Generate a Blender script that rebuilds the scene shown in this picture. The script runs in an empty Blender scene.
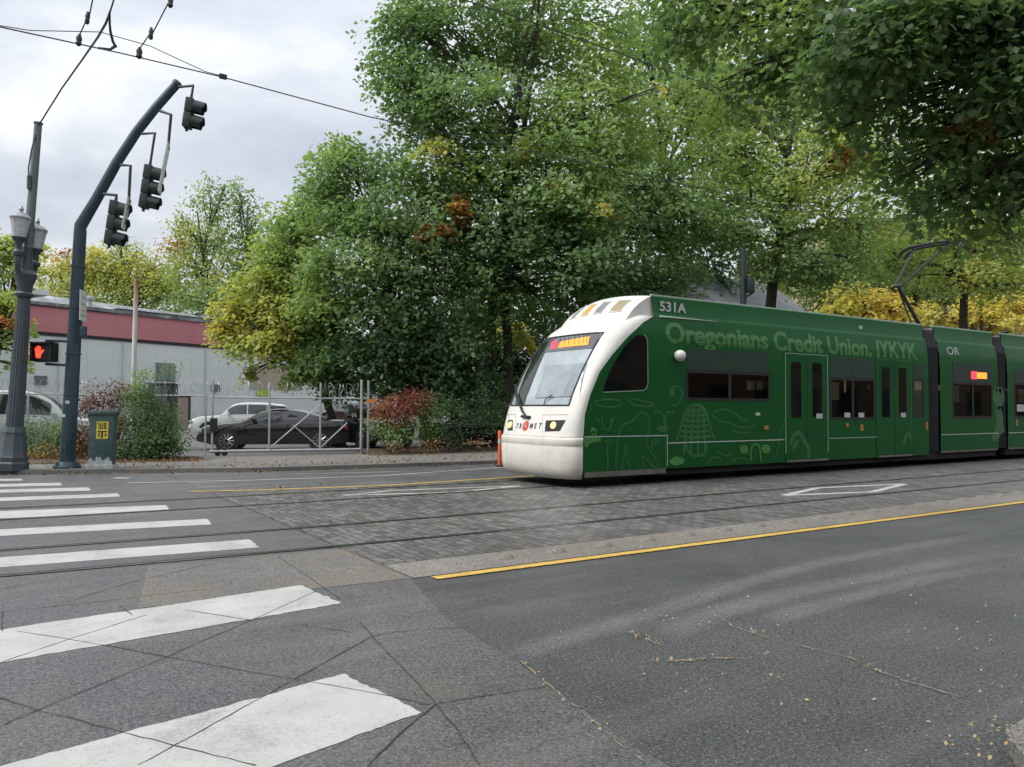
import bpy, bmesh, math, random
import numpy as np
from mathutils import Vector, Matrix, Quaternion
random.seed(7); RNG = np.random.default_rng(11)
R = math.radians
scene = bpy.context.scene
COL = scene.collection

# ------------------------------------------------------------------ survey helpers
# World frame: X runs along the street (away to the right), Y across it, Z up; the camera stands over the origin.
F, PITCH, ROLL, YAW, H = 783.0, .0309, .0041, .9946, 1.55
SY, CYW = math.sin(YAW), math.cos(YAW)
def ray(px, py):
    x = (px-512)/F; y = -(py-383.5)/F
    c, s = math.cos(ROLL), math.sin(ROLL); x, y = c*x-s*y, s*x+c*y
    c, s = math.cos(PITCH), math.sin(PITCH); d1, d2 = c-s*y, s+c*y
    x, d2 = x/d1, d2/d1
    return (x*SY+CYW, -x*CYW+SY, d2)
def G(px, py, z=0.0):
    d = ray(px, py); k = (z-H)/d[2]
    return Vector((d[0]*k, d[1]*k, z))
def D(px, py, dep):
    d = ray(px, py); return Vector((d[0]*dep, d[1]*dep, H+d[2]*dep))
def SP(px, py, t):                     # point on the vertical plane Y = t
    d = ray(px, py); k = t/d[1]
    return (d[0]*k, H+d[2]*k)
RIGHT = Vector((SY, -CYW, 0)); FWD = Vector((CYW, SY, 0)); UP = Vector((0, 0, 1))

# ------------------------------------------------------------------ mesh builder
class MB:
    def __init__(s): s.v = []; s.f = []
    def add(s, vs, fs):
        o = len(s.v); s.v += [tuple(v) for v in vs]; s.f += [tuple(i+o for i in f) for f in fs]; return s
    def box(s, lo, hi, bev=0.0):
        x0, y0, z0 = lo; x1, y1, z1 = hi
        if bev <= 0:
            return s.add([(x0,y0,z0),(x1,y0,z0),(x1,y1,z0),(x0,y1,z0),(x0,y0,z1),(x1,y0,z1),(x1,y1,z1),(x0,y1,z1)],
                         [(0,3,2,1),(4,5,6,7),(0,1,5,4),(1,2,6,5),(2,3,7,6),(3,0,4,7)])
        bm = bmesh.new(); bmesh.ops.create_cube(bm, size=1)
        for v in bm.verts: v.co = Vector(((x0+x1)/2+v.co.x*(x1-x0), (y0+y1)/2+v.co.y*(y1-y0), (z0+z1)/2+v.co.z*(z1-z0)))
        bmesh.ops.bevel(bm, geom=bm.edges[:], offset=min(bev, .45*min(x1-x0, y1-y0, z1-z0)), segments=2, affect='EDGES', profile=.6)
        return s.bm(bm)
    def bm(s, bm, M=None):
        bm.verts.index_update()
        s.add([(M @ v.co if M else v.co) for v in bm.verts], [[v.index for v in f.verts] for f in bm.faces]); bm.free(); return s
    def obox(s, c, ax, ay, az, sx, sy, sz, bev=0.0):     # oriented box, full sizes
        t = MB().box((-sx/2,-sy/2,-sz/2), (sx/2,sy/2,sz/2), bev); c = Vector(c)
        return s.add([c+ax*v[0]+ay*v[1]+az*v[2] for v in t.v], t.f)
    def tube(s, pts, rad, n=8, cap=True):
        pts = [Vector(p) for p in pts]; m = len(pts)
        rad = rad if hasattr(rad, '__len__') else [rad]*m
        o = len(s.v); prev = None
        for i, p in enumerate(pts):
            d = (pts[min(i+1, m-1)]-pts[max(i-1, 0)]); d = d.normalized() if d.length > 1e-9 else UP
            if prev is None:
                a = d.cross(Vector((0,0,1)) if abs(d.z) < .9 else Vector((1,0,0))).normalized()
            else:
                a = prev-d*prev.dot(d); a = a.normalized() if a.length > 1e-6 else d.orthogonal().normalized()
            prev = a; b = d.cross(a)
            for k in range(n):
                an = 2*math.pi*k/n; s.v.append(tuple(p+(a*math.cos(an)+b*math.sin(an))*rad[i]))
        for i in range(m-1):
            for k in range(n):
                s.f.append((o+i*n+k, o+i*n+(k+1)%n, o+(i+1)*n+(k+1)%n, o+(i+1)*n+k))
        if cap:
            s.f.append(tuple(o+k for k in range(n))[::-1]); s.f.append(tuple(o+(m-1)*n+k for k in range(n)))
        return s
    def lathe(s, prof, c=(0,0,0), n=20, flute=0, fl=.0, axis=None):
        c = Vector(c); o = len(s.v)
        if axis is None: ax, ay, az = Vector((1,0,0)), Vector((0,1,0)), UP
        else:
            az = Vector(axis).normalized(); ax = az.orthogonal().normalized(); ay = az.cross(ax)
        for (r, z) in prof:
            for k in range(n):
                an = 2*math.pi*k/n; rr = r*(1-(fl if flute and k % 2 else 0))
                s.v.append(tuple(c+ax*(rr*math.cos(an))+ay*(rr*math.sin(an))+az*z))
        for i in range(len(prof)-1):
            for k in range(n): s.f.append((o+i*n+k, o+i*n+(k+1)%n, o+(i+1)*n+(k+1)%n, o+(i+1)*n+k))
        s.f.append(tuple(o+k for k in range(n))[::-1]); s.f.append(tuple(o+(len(prof)-1)*n+k for k in range(n)))
        return s
    def prism(s, poly, o, ax, ay, d):          # polygon in (ax, ay) from o, extruded along vector d
        o = Vector(o); d = Vector(d); n = len(poly)
        vs = [o+ax*p[0]+ay*p[1] for p in poly]; vs += [v+d for v in vs]
        return s.add(vs, [tuple(range(n))[::-1], tuple(range(n, 2*n))]+[(i, (i+1)%n, (i+1)%n+n, i+n) for i in range(n)])
    def grid(s, rows, close=False):
        o = len(s.v); m = len(rows[0])
        for r in rows: s.v += [tuple(p) for p in r]
        for i in range(len(rows)-1):
            for k in range(m-(0 if close else 1)):
                s.f.append((o+i*m+k, o+i*m+(k+1)%m, o+(i+1)*m+(k+1)%m, o+(i+1)*m+k))
        return s
    def build(s, name, mat, parent=None, smooth=False, local=False):
        me = bpy.data.meshes.new(name); org = Vector((0,0,0))
        if parent is not None and not local:
            org = parent.location.copy()
            if parent.parent is not None: org += parent.parent.location
        me.from_pydata([(v[0]-org.x, v[1]-org.y, v[2]-org.z) for v in s.v], [], s.f)
        me.materials.append(mat)
        bm = bmesh.new(); bm.from_mesh(me); bmesh.ops.recalc_face_normals(bm, faces=bm.faces[:]); bm.to_mesh(me); bm.free()
        if smooth:
            for p in me.polygons: p.use_smooth = True
            try: me.set_sharp_from_angle(angle=R(smooth if smooth is not True else 40))
            except Exception: pass
        o = bpy.data.objects.new(name, me); COL.objects.link(o)
        if parent is not None: o.parent = parent
        return o

def tag(o, label, cat, group=None, kind=None):
    o['label'] = label; o['category'] = cat
    if group: o['group'] = group
    if kind: o['kind'] = kind
    return o
def structure(o): o['kind'] = 'structure'; return o
def thing(name, label, cat, loc=(0,0,0), group=None, rotz=0.0):
    o = bpy.data.objects.new(name, None); COL.objects.link(o); o.location = loc; o.rotation_euler = (0, 0, rotz)
    o.empty_display_size = .2
    return tag(o, label, cat, group)

# ------------------------------------------------------------------ materials
class NT:
    def __init__(s, name):
        s.m = bpy.data.materials.new(name); s.m.use_nodes = True; s.t = s.m.node_tree; s.t.nodes.clear()
        s.out = s.n('ShaderNodeOutputMaterial')
    def n(s, typ, **kw):
        nd = s.t.nodes.new(typ)
        for k, v in kw.items():
            if k.startswith('_'): setattr(nd, k[1:], v)
            else:
                nd.inputs[k.replace('__', ' ')].default_value = v
        return nd
    def l(s, a, b): s.t.links.new(a, b)
    def coord(s, scale=(1,1,1), kind='Object'):
        tc = s.n('ShaderNodeTexCoord'); mp = s.n('ShaderNodeMapping'); mp.inputs['Scale'].default_value = scale
        s.l(tc.outputs[kind], mp.inputs['Vector']); return mp.outputs['Vector']
    def noise(s, vec, scale, detail=4, rough=.6, dist=0):
        nd = s.n('ShaderNodeTexNoise', Scale=scale, Detail=detail, Roughness=rough, Distortion=dist); s.l(vec, nd.inputs['Vector']); return nd.outputs['Fac']
    def ramp(s, fac, stops, interp='LINEAR'):
        nd = s.n('ShaderNodeValToRGB'); cr = nd.color_ramp; cr.interpolation = interp
        while len(cr.elements) > 1: cr.elements.remove(cr.elements[-1])
        for i, (p, c) in enumerate(stops):
            e = cr.elements[0] if i == 0 else cr.elements.new(p)
            e.position = p; e.color = (*c, 1) if hasattr(c, '__len__') else (c, c, c, 1)
        s.l(fac, nd.inputs['Fac']); return nd.outputs['Color']
    def mix(s, fac, a, b, mode='MIX'):
        nd = s.n('ShaderNodeMix'); nd.data_type = 'RGBA'; nd.blend_type = mode
        def put(v, sock):
            if hasattr(v, 'is_linked') or isinstance(v, bpy.types.NodeSocket): s.l(v, sock)
            elif hasattr(v, '__len__'): sock.default_value = (*v, 1) if len(v) == 3 else v
            else: sock.default_value = v
        put(fac, nd.inputs[0]); put(a, nd.inputs[6]); put(b, nd.inputs[7]); return nd.outputs[2]
    def math(s, op, a, b=0.0, clamp=False):
        nd = s.n('ShaderNodeMath'); nd.operation = op; nd.use_clamp = clamp
        for i, v in enumerate((a, b)):
            if isinstance(v, bpy.types.NodeSocket): s.l(v, nd.inputs[i])
            else: nd.inputs[i].default_value = v
        return nd.outputs[0]
    def bsdf(s, col, rough=.5, metal=0.0, bump=None, bstr=.3, bdist=.01, **kw):
        p = s.n('ShaderNodeBsdfPrincipled')
        for v, k in ((col, 'Base Color'), (rough, 'Roughness'), (metal, 'Metallic')):
            if isinstance(v, bpy.types.NodeSocket): s.l(v, p.inputs[k])
            elif hasattr(v, '__len__'): p.inputs[k].default_value = (*v, 1)
            else: p.inputs[k].default_value = v
        for k, v in kw.items(): p.inputs[k.replace('__', ' ')].default_value = v
        if bump is not None:
            b = s.n('ShaderNodeBump', Strength=bstr, Distance=bdist); s.l(bump, b.inputs['Height']); s.l(b.outputs[0], p.inputs['Normal'])
        s.l(p.outputs[0], s.out.inputs['Surface']); return p
MC = {}
def paint(name, col, rough=.4, metal=0.0, var=.12, scale=3.0, dirt=.0, dirtcol=(.12,.1,.08), bump=0.0, **kw):
    if name in MC: return MC[name]
    t = NT(name); v = t.coord(); f = t.noise(v, scale, 5)
    lo = tuple(c*(1-var) for c in col); hi = tuple(min(1, c*(1+var)) for c in col)
    c = t.ramp(f, [(.3, lo), (.7, hi)])
    if dirt > 0:
        g = t.noise(v, scale*2.7, 8, .7); c = t.mix(t.math('MULTIPLY', t.ramp(g, [(.45, 0), (.75, 1)]), dirt), c, dirtcol)
    rr = t.ramp(t.noise(v, scale*1.7, 4), [(.3, max(0.02, rough-.07)), (.7, min(1, rough+.1))])
    t.bsdf(c, rr, metal, f if bump else None, bump, .01, **kw); MC[name] = t.m; return t.m
def emit(name, col, st):
    if name in MC: return MC[name]
    t = NT(name); t.bsdf(tuple(c*.3 for c in col), .4, **{'Emission__Color': (*col, 1), 'Emission__Strength': st}); MC[name] = t.m; return t.m
def glass(name, col, rough=.05, spec=.8):
    if name in MC: return MC[name]
    t = NT(name); v = t.coord(); f = t.noise(v, 1.3, 3)
    c = t.ramp(f, [(.3, tuple(x*.7 for x in col)), (.7, tuple(x*1.3 for x in col))])
    t.bsdf(c, rough, 0, **{'Specular IOR Level': spec}); MC[name] = t.m; return t.m

# leaf colours: "hue" is a per-leaf attribute from evergreen dark green through yellow to red
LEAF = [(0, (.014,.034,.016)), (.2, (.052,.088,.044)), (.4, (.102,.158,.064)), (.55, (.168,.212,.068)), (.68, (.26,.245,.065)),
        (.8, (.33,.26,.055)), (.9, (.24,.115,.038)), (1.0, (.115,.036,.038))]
DEAD = [(0, (.10,.07,.04)), (.6, (.20,.14,.06)), (.8, (.26,.155,.07)), (.92, (.20,.10,.06)), (1.0, (.15,.065,.055))]
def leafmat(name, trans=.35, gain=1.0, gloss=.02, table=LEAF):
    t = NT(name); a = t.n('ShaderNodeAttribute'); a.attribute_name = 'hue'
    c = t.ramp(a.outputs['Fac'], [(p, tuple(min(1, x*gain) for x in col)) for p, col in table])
    d = t.n('ShaderNodeBsdfDiffuse'); tr = t.n('ShaderNodeBsdfTranslucent'); g = t.n('ShaderNodeBsdfGlossy', Roughness=.42)
    t.l(c, d.inputs['Color']); t.l(t.mix(1.0, c, (1.12,1.22,.75), 'MULTIPLY'), tr.inputs['Color'])
    m1 = t.n('ShaderNodeMixShader', Fac=trans); t.l(d.outputs[0], m1.inputs[1]); t.l(tr.outputs[0], m1.inputs[2])
    m2 = t.n('ShaderNodeMixShader', Fac=gloss); t.l(m1.outputs[0], m2.inputs[1]); t.l(g.outputs[0], m2.inputs[2])
    t.l(m2.outputs[0], t.out.inputs['Surface']); return t.m
M_leaf = leafmat('leaf_foliage', .50, 2.1); M_leaf_near = leafmat('near_leaf_foliage', .58, 1.75, .02); M_dead = leafmat('dry_leaf', .1, 1.0, .0, DEAD)
def barkmat(name, a, b):
    t = NT(name); v = t.coord((6,6,1.2)); f = t.noise(v, 3, 6, .7)
    t.bsdf(t.ramp(f, [(.3, a), (.7, b)]), .9, bump=f, bstr=.6, bdist=.03); return t.m
M_bark = barkmat('brown_bark', (.03,.025,.02), (.09,.075,.06)); M_palebark = barkmat('pale_bark', (.15,.14,.12), (.32,.3,.27))
M_twig = barkmat('dry_twig', (.10,.05,.04), (.2,.11,.09))

# ------------------------------------------------------------------ foliage
def fastmesh(name, V, Q, hue, mat, parent, local=False):
    me = bpy.data.meshes.new(name); n = len(V); m, k = Q.shape
    org = np.zeros(3)
    if parent is not None and not local: org = np.array(parent.location)
    me.vertices.add(n); me.vertices.foreach_set('co', (V-org).astype(np.float32).ravel())
    me.loops.add(m*k); me.loops.foreach_set('vertex_index', Q.astype(np.int32).ravel())
    me.polygons.add(m); me.polygons.foreach_set('loop_start', np.arange(0, m*k, k, dtype=np.int32))
    if hue is not None:
        at = me.attributes.new('hue', 'FLOAT', 'POINT'); at.data.foreach_set('value', np.clip(hue, 0, 1).astype(np.float32))
    me.update(calc_edges=True); me.validate(); me.materials.append(mat)
    o = bpy.data.objects.new(name, me); COL.objects.link(o)
    if parent is not None: o.parent = parent
    return o
def unit(a): return a/np.maximum(np.linalg.norm(a, axis=-1, keepdims=True), 1e-9)
def leaves(anchor, normal, per, spread, size, hue, droop=.25, flat=.25, lobed=False, jitter=.42):
    """leaf blades round each twig anchor, lying roughly in the twig's plane"""
    N = len(anchor); n = unit(normal); a = unit(np.cross(n, RNG.normal(size=(N, 3)))); b = np.cross(n, a)
    K = per
    ang = RNG.uniform(0, 2*np.pi, (N, K)); rad = np.sqrt(RNG.uniform(0, 1, (N, K)))*spread
    el = RNG.uniform(.55, 1.0, (N, 1))
    px, py = rad*np.cos(ang), rad*np.sin(ang)*el
    pz = RNG.normal(size=(N, K))*spread*flat
    C = anchor[:, None]+a[:, None]*px[..., None]+b[:, None]*py[..., None]+n[:, None]*pz[..., None]
    C[..., 2] -= droop*(rad/spread)**2*spread
    C = C.reshape(-1, 3); nn = np.repeat(n, K, 0)
    out = unit(a[:, None]*np.cos(ang)[..., None]+b[:, None]*np.sin(ang)[..., None]).reshape(-1, 3)
    ln = unit(nn+RNG.normal(size=C.shape)*jitter)
    d = out+RNG.normal(size=C.shape)*.6; d[:, 2] -= .25; d = unit(d-ln*(d*ln).sum(1, keepdims=True)); s = np.cross(ln, d)
    sz = (size*RNG.uniform(.6, 1.35, (len(C), 1)))
    h = np.repeat(hue, K)+RNG.normal(size=len(C))*.035
    if not lobed:
        P = [(-.5, 0, 0), (.02, .36, .07), (.55, 0, 0), (.02, -.36, .07)]
        V = np.stack([C+d*sz*p[0]+s*sz*p[1]+ln*sz*p[2] for p in P], 1)
    else:
        P = [(-.5, 0, 0), (-.22, .2, .03), (-.08, .42, .07), (.08, .22, .03), (.24, .34, .06), (.6, 0, -.03), (.24, -.34, .06), (.08, -.22, .03), (-.08, -.42, .07), (-.22, -.2, .03)]
        V = np.stack([C+d*sz*p[0]+s*sz*p[1]+ln*sz*p[2] for p in P], 1)
    k = len(P); V = V.reshape(-1, 3); Q = np.arange(len(V)).reshape(-1, k)
    return V, Q, np.repeat(h, k)
def blob(c, rad, n, hue, hv=.06, shell=.42, uplean=.8, lump=1.0):
    """twig anchors in a ragged, lumpy ellipsoid"""
    u = unit(RNG.normal(size=(n*2, 3)))
    ph = RNG.uniform(0, 6.28, 3); fr = RNG.uniform(2.0, 3.6, 3)
    bump = np.sin(u[:, 0]*fr[0]+ph[0])*np.sin(u[:, 1]*fr[1]+ph[1])+np.sin(u[:, 2]*fr[2]*1.3+ph[2])*.7
    keep = RNG.uniform(size=n*2) < np.clip(.55+.5*bump*lump, .03, 1)
    u = u[keep][:n]; bump = bump[keep][:n]
    r = RNG.uniform(.02, 1, len(u))**shell*(1+.22*bump*lump+RNG.normal(size=len(u))*.07)
    p = u*r[:, None]*np.array(rad)
    nr = unit(u*np.array([.55, .55, .25])+np.array([0, 0, uplean])+RNG.normal(size=u.shape)*.28)
    hh = hue+hv*(np.sin(p[:, 0]*1.1+ph[0])*np.cos(p[:, 1]*1.3+ph[1])+RNG.normal(size=len(u))*.5)
    return p+np.array(c), nr, hh
def curve3(a, b, sag=0.0, side=0.0, n=7, up=.35):
    a, b = Vector(a), Vector(b); d = b-a; out = []
    sd = d.cross(UP); sd = sd.normalized() if sd.length > 1e-6 else Vector((1,0,0))
    for i in range(n):
        x = i/(n-1); w = 4*x*(1-x)
        out.append(a.lerp(b, x)+UP*(w*up*d.length*.25-w*sag)+sd*(side*w*d.length*.2))
    return out
def make_tree(name, label, base, blobs, trunk_r, leaf, per=14, spread=.45, fork=.35, mat=None, bark=None, group='street trees', cat='tree', lean=(0,0),
              stems=1, twigs=3, lobed=False, flat=.22, droop=.3, uplean=.8, shell=.42, lump=1.0, hv=.06):
    base = Vector(base); t = thing(name, label, cat, base, group); mat = mat or M_leaf; bark = bark or M_bark
    VV, QQ, HH, off = [], [], [], 0; tb = MB()
    cen = Vector((0,0,0)); top = -1e9; low = 1e9
    for b in blobs: cen += Vector(b[0]); top = max(top, b[0][2]+b[1][2]); low = min(low, b[0][2]-b[1][2])
    cen /= len(blobs)
    hubs = []
    for k in range(stems):
        fz = base.z+(top-base.z)*fork*random.uniform(.85, 1.15); w = .25+.1*k
        hub = Vector((base.x+(cen.x-base.x)*w+lean[0]+random.uniform(-.3,.3)*(stems > 1), base.y+(cen.y-base.y)*w+lean[1]+random.uniform(-.3,.3)*(stems > 1), fz))
        tr = trunk_r*(1 if stems == 1 else .7)
        pts = curve3(base-UP*.1+Vector((k*.18-.09*(stems-1), 0, 0)), hub, 0, random.uniform(-.3,.3), 7, .0)
        tb.tube(pts, [tr*1.45]+[tr*(1.05-.35*i/6) for i in range(1, 7)], 9)
        top_pt = cen+(cen-hub)*.6; top_pt.z = max(cen.z, hub.z+.4)+(top-max(cen.z, hub.z))*.45
        tb.tube(curve3(hub-UP*.15, top_pt, 0, random.uniform(-.4,.4), 7, 0), [tr*.7*(1-.12*i) for i in range(7)], 7)
        hubs.append((hub, top_pt, tr))
    for b in blobs:
        c, rad, n, hue = b[0], b[1], b[2], b[3]+random.uniform(-.055,.065)*(b[3] < .6)
        P, N_, h_ = blob(c, rad, n, hue, hv, shell, uplean, lump)
        hub, tp, tr = min(hubs, key=lambda q: (q[0]-Vector(c)).length)
        x = max(0, min(.9, (c[2]-hub.z)/max(.5, tp.z-hub.z)*.55)); st = hub.lerp(tp, x)
        lr = tr*.5*(1-.5*x); lp = curve3(st, Vector(c), .0, random.uniform(-.6,.6), 7, .3)
        tb.tube(lp, [lr*(1-.12*i) for i in range(7)], 6, False)
        for k in range(min(len(P), twigs*5)):
            q = Vector(P[random.randrange(len(P))]); s0 = lp[random.randrange(2, 7)]
            tb.tube(curve3(s0, q, 0, random.uniform(-.5,.5), 5, .2), [lr*.38*(1-.2*i)+.006 for i in range(5)], 4, False)
        V, Q, hh = leaves(P, N_, per, spread*(b[4] if len(b) > 4 else 1), leaf, h_, droop, flat, lobed)
        VV.append(V); QQ.append(Q+off); HH.append(hh); off += len(V)
    tb.build('trunk', bark, t, 60)
    fastmesh('crown', np.concatenate(VV), np.concatenate(QQ), np.concatenate(HH), mat, t)
    return t
def BL(px, py, rx, ry, dep, n, hue, k=None):          # crown clump measured against the view
    c = D(px, py, dep); s = dep/F
    return (tuple(c), (rx*s, rx*s*.9, ry*s), n, hue) + ((k,) if k else ())
EXPOSURE = 0.98; LEAFK = 1.0
# ------------------------------------------------------------------ camera, light, sky
cam = bpy.data.objects.new('camera', bpy.data.cameras.new('camera')); COL.objects.link(cam)
cam.data.sensor_fit = 'HORIZONTAL'; cam.data.sensor_width = 36; cam.data.lens = 36*F/1024; cam.data.clip_end = 3000; cam.data.clip_start = .05
vx = FWD*math.cos(PITCH)+UP*math.sin(PITCH); up0 = UP*math.cos(PITCH)-FWD*math.sin(PITCH)
c, s = math.cos(ROLL), math.sin(ROLL)
rx = RIGHT*c+up0*s; ry = up0*c-RIGHT*s
cam.matrix_world = Matrix(((rx.x, ry.x, -vx.x, 0), (rx.y, ry.y, -vx.y, 0), (rx.z, ry.z, -vx.z, H), (0,0,0,1)))
scene.camera = cam

SUN_EL = R(52)
sd = (-RIGHT*.85-FWD*.35).normalized()                 # horizontal direction towards the veiled sun: behind, to the left
sun_dir = sd*math.cos(SUN_EL)+UP*math.sin(SUN_EL)
sl = bpy.data.lights.new('sun', 'SUN'); sl.energy = 1.5; sl.angle = R(24); sl.color = (1, .96, .9)
so = bpy.data.objects.new('sun', sl); COL.objects.link(so); so.rotation_euler = sun_dir.to_track_quat('Z', 'Y').to_euler()
w = bpy.data.worlds.new('World'); scene.world = w; w.use_nodes = True; nt = w.node_tree; nt.nodes.clear()
def wn(t, **k):
    n = nt.nodes.new(t)
    for a, b in k.items(): setattr(n, a, b)
    return n
wo = wn('ShaderNodeOutputWorld'); bg = wn('ShaderNodeBackground'); bg.inputs['Strength'].default_value = .1
sky = wn('ShaderNodeTexSky', sky_type='NISHITA', sun_disc=False); sky.sun_elevation = SUN_EL; sky.sun_rotation = math.atan2(sd.x, sd.y)
tc = wn('ShaderNodeTexCoord'); sep = wn('ShaderNodeSeparateXYZ'); nt.links.new(tc.outputs['Generated'], sep.inputs[0])
def wm(op, a, b=0, clamp=False):
    n = wn('ShaderNodeMath', operation=op, use_clamp=clamp)
    for i, v in enumerate((a, b)):
        if isinstance(v, bpy.types.NodeSocket): nt.links.new(v, n.inputs[i])
        else: n.inputs[i].default_value = v
    return n.outputs[0]
den = wm('ADD', wm('MAXIMUM', sep.outputs['Z'], 0), .22)
cmb = wn('ShaderNodeCombineXYZ'); nt.links.new(wm('DIVIDE', sep.outputs['X'], den), cmb.inputs[0]); nt.links.new(wm('DIVIDE', sep.outputs['Y'], den), cmb.inputs[1])
cmb.inputs[2].default_value = 3.7
def wnoise(sc, det, ro, dist):
    n = wn('ShaderNodeTexNoise'); n.inputs['Scale'].default_value = sc; n.inputs['Detail'].default_value = det; n.inputs['Roughness'].default_value = ro; n.inputs['Distortion'].default_value = dist
    nt.links.new(cmb.outputs[0], n.inputs['Vector']); return n.outputs['Fac']
def wramp(f, stops):
    n = wn('ShaderNodeValToRGB'); cr = n.color_ramp
    for i, (p, c) in enumerate(stops):
        e = cr.elements[i] if i < 2 else cr.elements.new(p)
        e.position = p; e.color = (*c, 1)
    nt.links.new(f, n.inputs['Fac']); return n.outputs['Color']
def wmix(f, a, b, bt='MIX'):
    n = wn('ShaderNodeMix', data_type='RGBA', blend_type=bt)
    for v, k in ((f, 0), (a, 6), (b, 7)):
        if isinstance(v, bpy.types.NodeSocket): nt.links.new(v, n.inputs[k])
        else: n.inputs[k].default_value = v
    return n.outputs[2]
clouds = wramp(wm('ADD', wm('MULTIPLY', wnoise(1.9, 7, .55, .35), .72), wm('MULTIPLY', wnoise(.55, 3, .5, .1), .28)),
               [(.36, (.57,.62,.69)), (.64, (1.05,1.05,1.05)), (.49, (.73,.765,.815))])
sc10 = wmix(1.0, clouds, (7.8, 7.85, 8.0, 1), 'MULTIPLY')
# a real overcast is brighter overhead than at the horizon
zen = wm('ADD', wm('MULTIPLY', wm('MAXIMUM', sep.outputs['Z'], 0), .66), .50)
cz = wn('ShaderNodeVectorMath', operation='SCALE'); nt.links.new(sc10, cz.inputs[0]); nt.links.new(zen, cz.inputs['Scale'])
fin = wmix(.93, sky.outputs[0], cz.outputs[0])
nt.links.new(fin, bg.inputs['Color']); nt.links.new(bg.outputs[0], wo.inputs['Surface'])
vs = scene.view_settings; vs.view_transform = 'Standard'; vs.look = 'None'; vs.exposure = EXPOSURE; vs.gamma = 1; vs.use_curve_mapping = False
scene.cycles.max_bounces = 6; scene.cycles.diffuse_bounces = 4; scene.cycles.transmission_bounces = 4; scene.cycles.transparent_max_bounces = 4
scene.cycles.use_denoising = True; scene.cycles.caustics_reflective = False; scene.cycles.caustics_refractive = False

# ------------------------------------------------------------------ ground materials
def asphalt(name, lo, hi, speck=.5, rough=(.5,.8), streak=0.0, tan=0.0):
    t = NT(name); v = t.coord(); st = t.coord((.10, 1.3, 1))
    big = t.noise(v, .45, 5, .6); c = t.ramp(big, [(.3, lo), (.72, hi)])
    fine = t.noise(v, 46, 3, .85); c = t.mix(.9, c, t.ramp(fine, [(.30, .04), (.5, .45), (.70, .97)]), 'OVERLAY')
    vo = t.n('ShaderNodeTexVoronoi', Scale=105.0); t.l(v, vo.inputs['Vector'])
    sp = t.n('ShaderNodeSeparateColor'); t.l(vo.outputs['Color'], sp.inputs[0])
    near = t.math('LESS_THAN', vo.outputs['Distance'], .42)
    lt = t.math('MULTIPLY', t.math('MULTIPLY', near, t.math('GREATER_THAN', sp.outputs[0], .90)), speck)
    c = t.mix(lt, c, (.30,.295,.28))
    dk = t.math('MULTIPLY', t.math('MULTIPLY', near, t.math('LESS_THAN', sp.outputs[1], .3)), speck)
    c = t.mix(dk, c, tuple(x*.3 for x in lo))
    if streak:
        w_ = t.n('ShaderNodeTexNoise', Scale=2.1, Detail=3.0, Roughness=.55); t.l(st, w_.inputs['Vector'])
        c = t.mix(t.math('MULTIPLY', t.ramp(w_.outputs['Fac'], [(.52, 0), (.66, 1)]), streak), c, (.24,.235,.225))
    if tan: c = t.mix(t.math('MULTIPLY', t.ramp(t.noise(v, .8, 6, .7), [(.48, 0), (.7, 1)]), tan), c, (.2,.15,.1))
    r_ = t.ramp(t.noise(v, 1.1, 4), [(.35, rough[0]), (.65, rough[1])])
    t.bsdf(c, r_, bump=t.math('ADD', fine, t.math('MULTIPLY', vo.outputs['Distance'], -.7)), bstr=.55, bdist=.006); return t.m
M_asph = asphalt('asphalt', (.050,.052,.053), (.086,.087,.086), .6, (.38,.68), .10)
M_inter = asphalt('worn_asphalt', (.074,.076,.079), (.118,.118,.118), .5, (.38,.66), .12, .28)
M_far = asphalt('far_lane_asphalt', (.075,.077,.08), (.12,.12,.12), .3, (.4,.65), .4)
M_lot = asphalt('lot_asphalt', (.10,.10,.10), (.16,.155,.15), .3, (.6,.85), .2, .2)
M_conc = asphalt('strip_concrete', (.14,.13,.115), (.23,.212,.188), .3, (.6,.85), .1, .5); M_apron = asphalt('apron_concrete', (.105,.103,.10), (.17,.16,.145), .4, (.45,.7), .1, .75)
M_walk = asphalt('pavement_concrete', (.14,.135,.125), (.23,.22,.2), .2, (.7,.9), .0, .4)
M_kerb = asphalt('kerb_concrete', (.13,.128,.12), (.21,.205,.19), .2, (.7,.9), .0, .3)
M_earth = asphalt('earth', (.05,.04,.028), (.11,.085,.055), .3, (.85,.95), 0, .6)
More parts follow.
